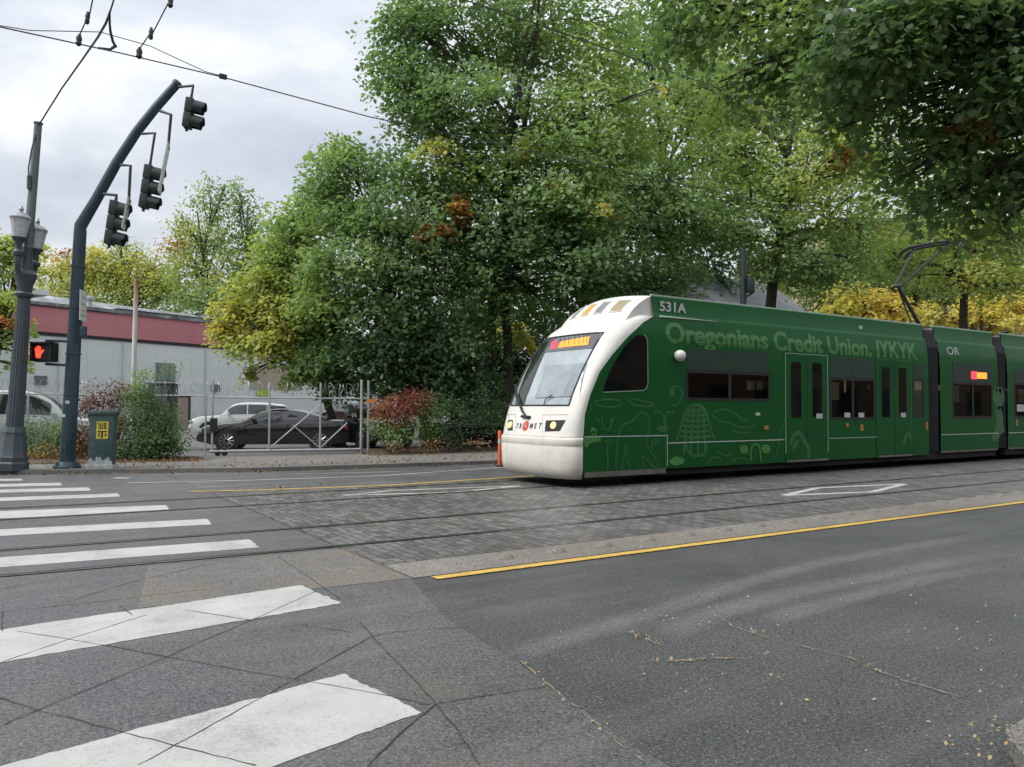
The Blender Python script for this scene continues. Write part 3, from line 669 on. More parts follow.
t_ = NT('tinted_pane'); tr_ = t_.n('ShaderNodeBsdfTransparent'); tr_.inputs[0].default_value = (.34,.37,.36,1); gl_ = t_.n('ShaderNodeBsdfGlossy', Roughness=.03); gl_.inputs[0].default_value = (.9,.9,.9,1)
lw_ = t_.n('ShaderNodeFresnel', IOR=1.5); mx_ = t_.n('ShaderNodeMixShader'); t_.l(lw_.outputs[0], mx_.inputs[0]); t_.l(tr_.outputs[0], mx_.inputs[1]); t_.l(gl_.outputs[0], mx_.inputs[2]); t_.l(mx_.outputs[0], t_.out.inputs['Surface']); M_pane = t_.m
for hs_ in WIN:
    for h in hs_: MB().add([(h[0], T0+HW-.02, h[2]), (h[1], T0+HW-.02, h[2]), (h[1], T0+HW-.02, h[3]), (h[0], T0+HW-.02, h[3])], [(0,1,2,3)]).build('far_pane', M_pane, tram)
MB().grid([[Vector((EN3, T0+s_*hw(z), z)) for s_ in (-1,-.5,0,.5,1)] for z in (.3,.85,2.6,3.1,3.46)]).build('end_panel', M_cream, tram)
# roof fairings (green), their pale top edge and the roof deck
for k, (a, b) in enumerate(((11.32, EN1), (G1, EN2), (G2, EN3))):
    for s_ in (-1, 1):
        f = MB(); f.grid([[Vector((x, T0+s_*y, z)) for x in (a, (a+b)/2, b)] for y, z in ((1.22,3.461),(1.205,3.50),(1.17,3.515),(1.15,3.56),(1.13,Gtop-.03),(1.10,Gtop))])
        f.build('roof_fairing', M_green, tram, 30)
    d = MB(); d.box((a, T0-1.09, 3.5), (b, T0+1.09, Gtop-.06)); d.build('roof_deck', M_roof, tram)
    for s_ in (-1, 1): MB().box((a, T0+s_*1.085-.02, Gtop-.008), (b, T0+s_*1.085+.02, Gtop+.018)).build('roof_edge', M_edge, tram)
MB().tube([(11.45, T0-1.226, 3.468), (13.2, T0-1.226, 3.468)], [.02,.003], 6).build('gutter_highlight', M_edge, tram)  # pale tapering sliver that paints a highlight along the gutter
# cream roof pod over the cab, with four recessed lamp panels in its sloping face
pod = MB(); fb = [(u, 10.50+.10*abs(u)**2.2, T0+1.12*u, 3.34) for u in [i/8 for i in range(-8, 9)]]; ft = [(u, 11.16+.16*abs(u)**2.2, T0+1.10*u, 3.90+.07*(1-u*u)) for u in [i/8 for i in range(-8, 9)]]
def podP(i, y):
    a, b = Vector(fb[i][1:]), Vector(ft[i][1:]); p = a.lerp(b, y); bul = math.sin(math.pi*y)*.05; return p+Vector((-bul, 0, bul))
pod.grid([[podP(i, y) for i in range(17)] for y in (0,.12,.25,.4,.55,.7,.85,.94,1)])
bk = [Vector((11.50, T0+1.10*u, 3.905+.06*(1-u*u))) for u in [i/8 for i in range(-8, 9)]]; pod.grid([[Vector(p[1:]) for p in ft], bk])
for sg_, i in ((-1, 0), (1, 16)):
    pts = [podP(i, y) for y in (0,.12,.25,.4,.55,.7,.85,.94,1)]
    pod.grid([pts, [Vector((11.42, p.y+(.02 if sg_ < 0 else -.02), p.z)) for p in pts]])
pod.build('roof_pod', M_cream, tram, 50)
# cream eyebrow closing the gap between windscreen arch and pod
br = MB(); br.grid([[noseP(u, 3.46)+Vector((0,0,-.004)) for u in [i/12 for i in range(-12, 13)]], [Vector((11.45, T0+1.22*i/12, 3.462)) for i in range(-12, 13)]]); br.build('cab_roof', M_cream, tram)
for k, (i0, i1, mt) in enumerate(((14.6,12.9,M_roof),(11.3,9.4,emit('amber_roof_lamp', (1,.6,.15), .2)),(8.0,6.0,M_roof),(4.4,2.0,paint('tan_lens', (.32,.27,.16), .35, scale=4)))):
    def pf_(x, y, o):
        i = int(math.floor(x)); return podP(i, y).lerp(podP(min(16, i+1), y), x-i)+Vector((-.6, 0, .65))*o
    m = MB(); rw = []
    for y in (.32,.5,.72): rw.append([pf_(i0+(i1-i0)*j/4, y, .012) for j in range(5)])
    o = m.grid(rw).build('roof_lamp', mt, tram, True)
    bz = [pf_(i0, .30, .014), pf_(i1, .30, .014), pf_(i1, .74, .014), pf_(i0, .74, .014), pf_(i0, .30, .014)]
    MB().tube(bz, .013, 5).build('bezel', M_cream, o)
# things on the side wall: all on the plane of the near side
YS = T0-HW
def sp(px, py): return SP(px, py, YS)
def panel(name, poly, mat, off=.004, th=.004, parent=tram):
    return MB().prism(poly, (0, YS-off, 0), Vector((1,0,0)), UP, (0, th, 0)).build(name, mat, parent)
def rect(x0, x1, z0, z1, r=.04, n=4):
    P = []
    for cx_, cz_, a0 in ((x1-r, z1-r, 0), (x0+r, z1-r, 90), (x0+r, z0+r, 180), (x1-r, z0+r, 270)):
        for k in range(n+1): a = R(a0+90*k/n); P.append((cx_+r*math.cos(a), cz_+r*math.sin(a)))
    return P
def ribbon(m, pts, w, off, close=False):                 # a flat line of vinyl on the side
    pts = [Vector((p[0], p[1], 0)) for p in pts]; n = len(pts); L = []
    for i, p in enumerate(pts):
        a = pts[(i-1) % n] if close or i > 0 else p; b = pts[(i+1) % n] if close or i < n-1 else p
        d = (b-a); d = d.normalized() if d.length > 1e-6 else Vector((1,0,0)); q = Vector((-d.y, d.x, 0))*w/2; L.append((p+q, p-q))
    for i in range(n if close else n-1):
        a, b = L[i], L[(i+1) % n]; m.add([(a[0].x, YS-off, a[0].y), (a[1].x, YS-off, a[1].y), (b[1].x, YS-off, b[1].y), (b[0].x, YS-off, b[0].y)], [(0,1,2,3)])
cabw = [(9.86,1.86),(9.93,2.08),(10.06,2.32),(10.22,2.55),(10.42,2.78),(10.62,2.95),(10.74,3.03),(10.93,3.05),(11.0,3.0),(11.03,2.9),(11.04,2.06),(11.0,1.96),(10.9,1.91)]
cw = panel('cab_window', cabw, M_glass); m = MB(); ribbon(m, cabw[7:]+cabw[:1], .022, .009); m.build('window_seal', M_seam, cw)
def window(x0, x1, z0, z1, n, zf=None):
    solid = not any(abs(h[0]-x0) < .01 for hs_ in WIN for h in hs_); d = (x1-x0)/n; bar = .05
    if solid: w_ = panel('window', rect(x0, x1, z0, z1, .05), M_black, .004)
    else:
        m = MB()
        for a, b, c_, e_ in [(x0-.012, x1+.012, z0-.012, z0+bar), (x0-.012, x1+.012, z1-bar, z1+.012)]+[(x0+d*k-(.012 if k == 0 else .045), x0+d*k+(bar if k == 0 else (.045 if k < n else .012))-(bar if k == n else 0)*0, z0+bar+.001, z1-bar-.001) for k in range(n)]+[(x1-bar, x1+.012, z0+bar+.001, z1-bar-.001)]:
            m.box((a, YS-.006, c_), (b, YS+.03, e_))
        w_ = m.build('window', M_black, tram)
    for k in range(n):
        if solid: panel('pane', rect(x0+d*k+.05, x0+d*(k+1)-.05, z0+.05, z1-.03, .03), M_glass, .007, .003, w_)
        else: MB().add([(x0+d*k, YS+.012, z0), (x0+d*(k+1), YS+.012, z0), (x0+d*(k+1), YS+.012, z1), (x0+d*k, YS+.012, z1)], [(0,1,2,3)]).build('pane', M_pane, w_)
    if zf:
        fl = panel('window_film', rect(x0+.02, x1-.02, z1+.02, zf, .03), M_film, .0045)
        if n > 1: panel('film_joint', rect((x0+x1)/2-.035, (x0+x1)/2+.035, z1+.02, zf, .01, 1), M_green, .007, .003, fl)
    return w_
window(12.14,14.82,1.73,2.36,2,2.83); window(17.08,18.94,1.30,2.32,2,2.85); window(20.74,21.26,1.33,2.36,1,2.8)
window(22.76,24.98,1.31,2.33,2,2.92); window(26.35,28.8,1.31,2.38,2,2.8); window(31.2,33.2,1.31,2.33,2,2.85); window(35.0,36.3,1.5,2.4,1)
def door(x0, x1, framed):
    d = panel('door', rect(x0, x1, .36, 2.86, .05), M_green, .006)
    mid = (x0+x1)/2; w_ = (x1-x0)
    for a, b in ((x0+.13*w_, x0+.36*w_), (mid+.13*w_, mid+.36*w_)):
        panel('door_glass', rect(a, b, 1.34, 2.66, .04), M_glass, .010, .003, d)
    m = MB(); ribbon(m, [(mid, .37), (mid, 2.8)], .025, .011); m.build('door_seam', M_black, d)
    m = MB(); fr_ = [(x0, .5), (x0, 2.86), (x1, 2.86), (x1, .5)]; ribbon(m, fr_, .032, .0105); m.build('door_frame', M_seam if framed else M_gline2, d)
    MB().box((x0+.05, YS-.05, .30), (x1-.05, YS+.02, .345)).build('step', M_skirt, d)
    return d
door(15.37,16.97,True); door(19.05,20.62,False); door(29.2,30.8,False)
for px, py in ((819,416),(847,415),(861,415),(903,415)):
    x, z = sp(px, py); panel('sticker', rect(x-.12, x+.12, z-.06, z+.06, .01, 1), M_label, .013, .003)
for px, py, w_, h_, mt in ((757.5,414,.09,.07,M_label),(766,427.5,.09,.09,M_orange),(847,425,.07,.09,M_orange),(861.5,427.5,.07,.17,M_orange),(926.5,426,.06,.22,M_orange),(1016.5,423,.06,.2,M_orange),(1021,408,.35,.22,M_label),(866,327,.09,.09,M_label)):
    x, z = sp(px, py); yy = YS if z < 3.2 else T0-1.14; 
    MB().prism(rect(x-w_/2*1.6, x+w_/2*1.6, z-h_/2, z+h_/2, .02), (0, yy-.016, 0), Vector((1,0,0)), UP, (0, .01, 0)).build('marker_plate', mt, tram)
x, z = sp(677, 355.5); MB().lathe([(.0,-.13),(.07,-.11),(.115,-.05),(.125,0),(.11,.06),(.06,.1),(.0,.115)], (x, YS-.09, z), 14).build('side_camera', M_cream, tram, True)
MB().box((x-.03, YS-.06, z-.03), (x+.03, YS+.01, z+.03)).build('camera_bracket', M_green, tram)
a, b = sp(971, 372), sp(986.5, 379); so_ = panel('side_sign', rect(a[0], b[0], b[1], a[1], .02), M_amber, .014, .006); panel('side_route_disc', rect(a[0]-.02, a[0]+.3, b[1]-.02, a[1]+.02, .02), M_red, .018, .004)
# moulding lines along the flank
m = MB(); ribbon(m, [(9.38,.995),(11.6,.985)], .018, .006); m.build('flank_moulding', M_edge, tram); m = MB(); ribbon(m, [(11.6,.83),(15.33,.83)], .022, .006); m.build('flank_moulding', M_edge, tram); m = MB(); ribbon(m, [(17.03,.83),(19.0,.83)], .014, .006); m.build('flank_moulding', M_edge, tram); m = MB(); ribbon(m, [(G1+.02,.84),(EN2-.02,.84)], .022, .006); m.build('flank_moulding', M_edge, tram); m = MB(); ribbon(m, [(G2+.02,.84),(29.1,.84)], .022, .006)
m.build('flank_moulding', M_edge, tram); m = MB(); ribbon(m, [(11.58,.35),(11.58,.98)], .02, .0065); m.build('flank_moulding', M_edge, tram)
m = MB(); 
for l in ([(9.38,.80),(11.56,.80)], [(11.9,.36),(11.9,3.1)], [(15.0,2.95),(11.9,2.95)], [(20.68,.4),(20.68,2.8)], [(18.99,.4),(18.99,2.8)]): ribbon(m, l, .012, .0018)
m.build('panel_seams', paint('dark_seam', (.008,.04,.018), .6, scale=4), tram)
# vinyl drawings on the wrap
def chaikin(p, n=2, close=False):
    for _ in range(n):
        q = [] if close else [p[0]]
        for i in range(len(p) if close else len(p)-1):
            a, b = p[i], p[(i+1) % len(p)]; q += [(a[0]*.75+b[0]*.25, a[1]*.75+b[1]*.25), (a[0]*.25+b[0]*.75, a[1]*.25+b[1]*.75)]
        p = q if close else q+[p[-1]]
    return p
def draw(lines, mat, w, name, off, k=1):
    for j, l in enumerate(lines):
        m = MB(); ribbon(m, chaikin([sp(*p) for p in l]), w, off+.0001*j); m.build(name, mat, tram)
A = lambda lst, ox, oy, sx, sy: [(ox+x*sx, oy+y*sy) for x, y in lst]
c2 = lambda l: [(495+x*.1758, 380+y*.1758) for x, y in l]      # from enlarged survey tiles
c4 = lambda l: [(660+x*.13685, 380+y*.13685) for x, y in l]
c6 = lambda l: [(780+x*.13685, 380+y*.13685) for x, y in l]
big = c2([(690,510),(685,470),(692,400),(700,320),(718,270),(745,245),(785,235),(815,190),(850,183),(875,215),(880,260),(868,310),(862,370),(885,410),(910,440),(930,480),(928,505),(900,500),(880,470),(850,440),(830,430),(835,460),(860,500)])
big2 = c2([(720,510),(722,470),(735,420),(745,360),(748,400),(742,450),(765,490),(768,512)])
draw([big, big2, c2([(890,400),(895,340),(930,340),(930,360),(905,365)]), c2([(640,510),(640,350)]), c2([(620,350),(660,340)]), c2([(560,130),(600,110),(700,110),(725,140),(690,155),(600,150),(560,130)]),
      c2([(740,100),(800,150),(905,150),(900,130),(830,120),(770,100)]), c2([(610,200),(610,270),(640,290),(660,270),(660,210)]), c2([(570,210),(600,240)]), c2([(680,210),(660,240)]), c2([(530,190),(550,170),(545,130)]), c2([(905,180),(965,180),(970,500)]), c2([(985,190),(1020,180)])], M_gline2, .034, 'vinyl_outline', .0022)
draw([c2([(505,350),(540,330),(580,330),(555,310),(575,290),(545,280)]), c2([(515,380),(530,345),(600,335)])], M_gline, .10, 'vinyl_leaf', .0022)
cone = [c4([(120,440),(150,350),(180,230),(225,180),(310,185),(345,250),(370,360),(400,430)]), c4([(190,470),(210,540),(250,555),(320,550),(345,470)])]
for y in (215,250,290,330,370,410): cone.append(c4([(185-(y-215)*.22,y),(250,y+14),(330+(y-215)*.2,y)]))
for x in (205,240,275,310): cone.append(c4([(x+10,200),(x-(270-x)*.25,320),(x-(270-x)*.5,540)]))
draw(cone, M_gline2, .062, 'vinyl_cone', .0022)
draw([c4([(385,260),(400,225),(470,210),(540,235),(600,290),(640,300)]), c4([(385,260),(430,300),(480,310),(520,315)]), c4([(515,318),(580,350),(645,345),(690,335)]), c4([(530,365),(600,388),(660,380)]), c4([(420,520),(470,560),(520,540)]), c4([(345,620),(370,570),(430,560),(450,600)]), c4([(70,230),(35,235),(40,400)]), c4([(850,540),(870,440),(910,280)]), c4([(65,50),(150,45),(170,110),(120,190),(80,180)]),
      c4([(520,600),(580,560),(640,580),(640,610)]), c6([(180,340),(200,350),(195,310)]), c6([(230,440),(260,475),(310,470),(330,430)]), c6([(890,300),(905,340),(900,370)])], M_gline2, .034, 'vinyl_outline', .0022)
def blobpoly(cx_, cy_, rx_, ry_, n=14, w=.12):
    return [sp(cx_+rx_*math.cos(6.283*i/n)*(1+random.uniform(-w, w)), cy_+ry_*math.sin(6.283*i/n)*(1+random.uniform(-w, w))) for i in range(n)]
for px, py, a, b in ((744,449.5,4.2,4.5),(766,449,4.6,4.4),(677,461,7.5,4.5),(794,436,8,5),(663,429,6,3),(672,392,3,4)):
    panel('vinyl_blossom', chaikin(blobpoly(px, py, a, b), 1, True), M_gline if py > 440 else M_gline2, .0036, .003)
draw([c4([(665,590),(660,500),(690,465),(730,480),(735,590)])], M_gline, .05, 'vinyl_blossom_stem', .0045)
draw([c6([(70,470),(100,400),(140,380),(170,440),(210,500),(205,570)]), c6([(90,500),(130,440)]), c6([(900,470),(920,400),(945,390),(950,440)])], M_gline2, .12, 'vinyl_leaf', .0112)
lv = []
for x0 in (997, 1000): lv += [[(x0,388),(x0+3,396),(x0+1,405),(x0-3,398),(x0,388)], [(x0-1,410),(x0+2,418),(x0,428)], [(x0-4,440),(x0-1,432),(x0+4,428)]]
draw(lv, M_gline2, .22, 'vinyl_leaf', .0022)
# lettering
def text_mesh(body, size, bold=0.0):
    c_ = bpy.data.curves.new('lettering', 'FONT'); c_.body = body; c_.size = size; c_.offset = bold; c_.resolution_u = 5
    o = bpy.data.objects.new('lettering_source', c_); COL.objects.link(o)
    dg = bpy.context.evaluated_depsgraph_get(); me = bpy.data.meshes.new_from_object(o.evaluated_get(dg))
    bpy.data.objects.remove(o); vs = [v.co.copy() for v in me.vertices]; fs = [list(p.vertices) for p in me.polygons]; bpy.data.meshes.remove(me)
    return vs, fs
def side_text(name, body, x0, x1, z0, z1, mat, y=None, bold=.02, wave=None, twice=0):
    vs, fs = text_mesh(body, 1, bold); ax = [v.x for v in vs]; caps, _ = text_mesh('H', 1, bold); h = max(v.y for v in caps)
    k = (x1-x0)/(max(ax)-min(ax)); kz = (z1-z0)/h; yy = YS-.0075 if y is None else y; m = MB()
    m.add([((v.x-min(ax))*k+x0, yy, z0+v.y*kz) for v in vs], fs)
    if twice: m.add([((v.x-min(ax))*k+x0+twice, yy-.0012, z0+v.y*kz) for v in vs], fs)
    o = m.build(name, mat, tram)
    if wave:
        bm = bmesh.new(); bm.from_mesh(o.data); bmesh.ops.triangulate(bm, faces=bm.faces[:])
        for zc in (3.1,): bmesh.ops.bisect_plane(bm, geom=bm.verts[:]+bm.edges[:]+bm.faces[:], plane_co=(0, 0, zc), plane_no=(0, 0, 1))
        for v in bm.verts: v.co.y += wave(v.co.z)
        bm.to_mesh(o.data); bm.free()
    return o
lean_in = lambda z: HW-hw(z)
side_text('slogan', 'Oregonians Credit Union. IYKYK', 11.56, 21.0, 2.93, 3.36, M_gtext, YS-.005, .03, lean_in, .012)
side_text('fleet_number', '531A', 11.50, 12.28, 3.60, 3.80, M_label, T0-1.17, .03)
side_text('module_letters', 'OR', 22.54, 23.2, 3.12, 3.34, M_label, None, .0, lean_in)
for ch, x0 in (('T',516.5),('R',520),('I',523.3),('M',530.4),('E',535),('T',539.4)):
    vs, fs = text_mesh(ch, 1, .02); uu, zz = nose_at(x0, 428.3); n = noseN(uu, zz); ax = Vector((0,0,1)).cross(n).normalized(); 
    if ax.y > 0: ax = -ax
    ay = n.cross(ax); ay = ay if ay.z > 0 else -ay; o = noseP(uu, zz)+n*.008; letters = MB(); letters.add([o+ax*(v.x-.25)*.14+ay*(v.y*.155) for v in vs], fs); letters.build('nose_lettering', M_navy, tram)
uu, zz = nose_at(525.8, 425.8); n = noseN(uu, zz); em = MB().lathe([(.105,0),(.105,.008),(.02,.009)], noseP(uu, zz), 20, axis=n).build('emblem', M_redl, tram)
m = MB(); ax = UP.cross(n).normalized(); ay = n.cross(ax)
for a in range(3):
    q = R(90+120*a); d = ax*math.cos(q)+ay*math.sin(q); o = noseP(uu, zz)+n*.011; m.tube([o+d*.012, o+d*.07], [.016,.010], 5)
m.build('emblem_mark', M_label, em)
# gangways, underframe, bogies
for a, b in ((EN1, G1), (EN2, G2)):
    m = MB(); n_ = 10; rows = []
    for i in range(n_*2+1):
        x = a+(b-a)*i/(n_*2); o = .015 if i % 2 else .05
        rows.append([(x, T0-1.27+o, .38), (x, T0-1.27+o, 3.3), (x, T0-1.12+o, 3.80), (x, T0+1.12-o, 3.80), (x, T0+1.27-o, 3.3), (x, T0+1.27-o, .38)])
    m.grid(rows).build('gangway', M_bell, tram)
m = MB()
for a, b in ((9.5, EN1), (EN1+.02, G1-.02), (G1, EN2), (G2, EN3)): m.box((a, T0-1.2, .16), (b, T0+1.2, .42))
m.build('underframe', M_under, tram)
m = MB(); m.box((9.42, YS+.008, .205), (11.55, YS+.05, .31)); m.build('skirt_strip', M_skirt, tram)
m = MB()
for a, b in ((15.4,21.45),(22.15,25.3),(26,38)): m.box((a, YS+.010, .33), (b, YS+.05, .385))
m.build('skirt_strip', M_skirt, tram)
for x in (12.6, 14.5, 22.8, 24.6, 33.0, 34.9):
    for s_ in (-1, 1): MB().lathe([(.05,-.06),(.30,-.06),(.33,-.05),(.30,.05),(.05,.06)], (x, T0+s_*.72, .345), 20, axis=(0,1,0)).build('wheel', M_under, tram, 40)
# pantograph on the roof
pan = MB(); pc = T0; B0 = Vector((23.5, pc, 4.13)); EL = Vector((22.25, pc, 5.22)); HD = Vector((24.1, pc, 6.60))
pan.box((22.9, pc-.5, 3.86), (24.3, pc+.5, 4.0)); pan.tube([B0+Vector((0,0,-.12)), EL], [.06,.05], 8); pan.tube([B0+Vector((-.25,.1,-.15)), EL+Vector((.15,.1,-.02))], .022, 6)
for s_ in (-1, 1): pan.tube([EL+Vector((0,s_*.1,0)), HD+Vector((0,s_*.55,0))], [.045,.036], 6)
pan.tube([EL+Vector((0,-.14,0)), EL+Vector((0,.14,0))], .05, 8); pf_o = pan.build('pantograph', M_dgrey, tram, 40)
m = MB()
for dx in (-.18, .18): m.tube([HD+Vector((dx, y_, z_)) for y_, z_ in ((-.98,-.22),(-.85,-.05),(-.6,.06),(0,.07),(.6,.06),(.85,-.05),(.98,-.22))], .05, 6)
m.tube([HD+Vector((-.18,-.55,.03)), HD+Vector((.18,-.55,.03))], .025, 5); m.tube([HD+Vector((-.18,.55,.03)), HD+Vector((.18,.55,.03))], .025, 5); m.build('collector_bow', M_black, pf_o, True)
m = MB()
for x in (13.5, 16.2, 19.0): m.box((x, T0-.7, Gtop-.07), (x+1.7, T0+.7, Gtop+.10), .05)
m.build('roof_equipment', M_roof, tram)
# ------------------------------------------------------------------ street furniture
M_pole = paint('blue_grey_pole_paint', (.032,.062,.085), .45, .1, .18, 2.2, dirt=.35, dirtcol=(.10,.09,.075)); M_lamp_iron = paint('lamp_iron', (.06,.078,.09), .5, .1, .18, 2.5, dirt=.3, dirtcol=(.03,.03,.03))
M_head = paint('signal_black_green', (.018,.026,.026), .45, 0, .15, 3); M_galv = paint('galvanised_steel', (.48,.49,.49), .45, .35, .15, 5); M_mesh = paint('weathered_mesh', (.10,.105,.105), .6, .3, .1, 5); M_sign = paint('sign_white', (.62,.64,.62), .5, 0, .06, 3)
M_wire = paint('overhead_wire', (.03,.03,.032), .55, .3, scale=3); M_insul = paint('insulator', (.02,.018,.018), .5, scale=6)
def tilt(t, base, top):
    d = (Vector(top)-Vector(base)).normalized(); t.rotation_mode = 'QUATERNION'; t.rotation_quaternion = UP.rotation_difference(d)
# mast-arm traffic signal
Bp = D(67, 468, 18.4); Bp.z = .094; El = D(80.5, 226, 18.4); tp = D(176.4, 84.5, 18.3)
sig = thing('traffic_signal', 'blue-grey mast-arm traffic signal curving up over the crosswalk, red hand lit', 'traffic signal', Bp)
Mx = El-Bp
m = MB(); m.tube([Bp, Bp+Mx*.5, El+(-Mx).normalized()*.12], [.172,.152,.138], 14); m.lathe([(.30,0),(.30,.05),(.24,.10),(.20,.16)], Bp, 14)
for k in range(4): q = k*math.pi/2+.6; m.lathe([(.025,0),(.025,.13)], Bp+Vector((.25*math.cos(q), .25*math.sin(q), .02)), 6)
m.build('pole', M_pole, sig, 50)
mid1, mid2, mid3 = D(95.6, 200.8, 18.4), D(116.5, 163, 18.35), D(137, 131.5, 18.3)
arm_pts = [El+(-Mx).normalized()*.12, El, mid1, mid2, mid3, D(155.6, 108, 18.3), tp]
MB().tube(arm_pts, [.138,.138,.122,.116,.110,.106,.102], 14).build('mast_arm', M_pole, sig, 50)
MB().lathe([(.01,-.02),(.115,-.01),(.12,.05),(.085,.09),(.02,.10)], tp, 14, axis=(tp-arm_pts[-2])).build('arm_cap', M_pole, sig, 50)
U_ = Vector((1,0,0)); 
def head(px, py, dep, n, secs, arm_at, tiltv):
    """signal head facing along the street; housing, visors, hanger"""
    c = D(px, py, dep); up = tiltv.normalized(); f = (RIGHT*.95+FWD*.15); f = (f-up*f.dot(up)).normalized(); sd_ = up.cross(f)
    hb = MB(); w_ = secs
    for i in range(n):
        z = (i-(n-1)/2)*w_; hb.obox(c+up*z, f, sd_, up, .17, w_*.92, w_*.96, .02)
    hb.obox(c+up*(n*w_/2+.03), f, sd_, up, .05, .05, .10); hb.obox(c-up*(n*w_/2+.03), f, sd_, up, .05, .05, .08)
    h = hb.build('signal_head', M_head, sig, 30)
    for i in range(n):
        z = (i-(n-1)/2)*w_; o = c+up*z+f*.085; ri, ro = w_*.43, w_*.47; rows = []
        for a in range(-50, 231, 20):
            q = R(a); d = sd_*math.cos(q)+up*math.sin(q); ln = .26 if 0 <= a <= 180 else .21
            rows.append([o+d*ro, o+d*ro*.97+f*ln-up*.02, o+d*ri*.97+f*ln-up*.02, o+d*ri])
        MB().grid(rows).build('visor', M_head, h, 50)
        MB().lathe([(ri,0),(ri*.7,.02),(.01,.03)], o, 16, axis=f).build('lens', glass('signal_lens', (.03,.03,.025), .2), h, True)
    hg = MB(); hg.tube([arm_at, arm_at+(c+up*(n*w_/2)-arm_at)*.0+Vector((0,0,.0)), ], .03) if False else None
    tpc = c+up*(n*w_/2+.06); el_ = Vector((tpc.x, tpc.y, tpc.z)) + up*max(.05, (arm_at-tpc).dot(up)-.03)
    hg.tube([arm_at, el_, tpc], [.032,.032,.028], 8); hg.build('hanger', M_head, sig, 40)
    return h
upP = D(80.5,226,18.4)-D(67,468,18.4); hup = (UP+RIGHT*.13).normalized()
head(112.5, 223, 18.0, 3, .345, D(103.9, 194, 18.2), hup); head(146.8, 187, 17.9, 3, .335, D(142, 133.8, 18.2), hup); head(189, 113.6, 17.9, 2, .345, D(179, 87, 18.2), hup)
def sign_plate(px, py, dep, h, arm_at, w_=.62, ln=.18):
    c = D(px, py, dep); up = (UP+RIGHT*ln).normalized(); f = (RIGHT*.90+FWD*.33); f = (f-up*f.dot(up)).normalized(); s_ = up.cross(f)
    MB().obox(c, f, s_, up, .022, w_, h, .004).build('lane_sign', M_sign, sig); MB().obox(c-f*.03, f, s_, up, .03, .05, h*1.02).build('sign_bracket', M_head, sig)
    tpc = c+up*h/2; el_ = D(*arm_at[1], dep); MB().tube([D(*arm_at[0], 18.2), el_, tpc-up*.1], .034, 8).build('hanger', M_head, sig, 40)
sign_plate(126.4, 214, 17.95, .74, ((121, 165), (130.5, 165.6))); sign_plate(164, 169, 17.8, 1.14, ((160, 111), (171, 114.7)))
for f_ in (.12, .30, .47, .66, .83):
    c = Bp+Mx*f_; MB().lathe([(.158-.02*(f_-.3),-.012),(.178-.02*(f_-.3),-.012),(.178-.02*(f_-.3),.012),(.158-.02*(f_-.3),.012)], c, 14, axis=Mx).build('pole_strap', M_mesh, sig, 40)
for f_, off_, mt in ((.215,-.35,M_sign),(.27,.1,MC['sign_white'])):
    c = Bp+Mx*f_; d = (-FWD+RIGHT*off_).normalized(); s_ = UP.cross(d).normalized(); MB().obox(c+d*.168, d, s_, UP, .004, .09, .07).build('pole_sticker', mt, sig)
hh_ = Bp+Mx*.085-FWD*.165; MB().obox(hh_, FWD, RIGHT, UP, .03, .11, .20, .01).build('hand_hole_cover', M_pole, sig, 30)
# pedestrian head with the raised hand
pc_ = D(45.8, 352.3, 18.1); fw = (-FWD+RIGHT*-.05); fw.z = 0; fw.normalize(); sdv = UP.cross(fw).normalized()
ph = MB(); ph.obox(pc_, fw, sdv, UP, .22, .50, .46, .045)
ph.obox(pc_+fw*.16+UP*.21, fw, sdv, UP, .16, .48, .03); ph.obox(pc_+fw*.14+sdv*.235, fw, sdv, UP, .12, .02, .42); ph.obox(pc_+fw*.14-sdv*.235, fw, sdv, UP, .12, .02, .42)
phh = ph.build('pedestrian_head', paint('ped_head_black', (.010,.011,.012), .5, scale=5), sig, 30)
hand = [(-.055,-.15),(.06,-.15),(.075,-.06),(.13,.0),(.155,.055),(.125,.065),(.07,.015),(.062,.05),(.068,.125),(.042,.132),(.030,.055),(.024,.055),(.022,.155),(-.008,.157),(-.010,.055),(-.016,.055),(-.026,.145),(-.054,.14),(-.048,.05),(-.055,.045),(-.078,.105),(-.102,.094),(-.082,.01),(-.075,-.07)]
ax = Vector((-sdv.x, -sdv.y, 0)); ax = ax if ax.dot(RIGHT) > 0 else -ax
MB().prism([(x*.88-.10, y*.92) for x, y in hand], pc_+fw*.113, ax, UP, fw*.006).build('raised_hand', emit('hand_signal_red', (1, .06, .025), 1.05), phh)
mk = MB()
for py, by in ((340.5, 341.5), (364, 365.5)):
    a = D(45.5, py, 18.1); b = D(73.5, by, 18.4); mk.tube([pc_+Vector((0,0,(a-pc_).z*.95)), a, b], .032, 8)
mk.build('pedestrian_bracket', M_pole, sig, 40)
c = D(83, 306, 18.15); f = RIGHT*.92+FWD*.24; f.normalize(); s_ = UP.cross(f)
pl = MB().obox(c, f, s_, UP, .02, .52, .70, .004).build('pole_sign', M_sign, sig)
lb = MB()
for z, w_ in ((.2,.34),(.05,.38),(-.10,.30),(-.22,.36)): lb.obox(c+f*.013+UP*z, f, s_, UP, .003, w_, .07)
lb.build('sign_lines', paint('sign_green', (.42,.46,.44), .5, scale=5), pl)
MB().obox(D(83.5, 331.5, 18.2), f, s_, UP, .12, .17, .25, .02).build('push_button_box', M_pole, sig)

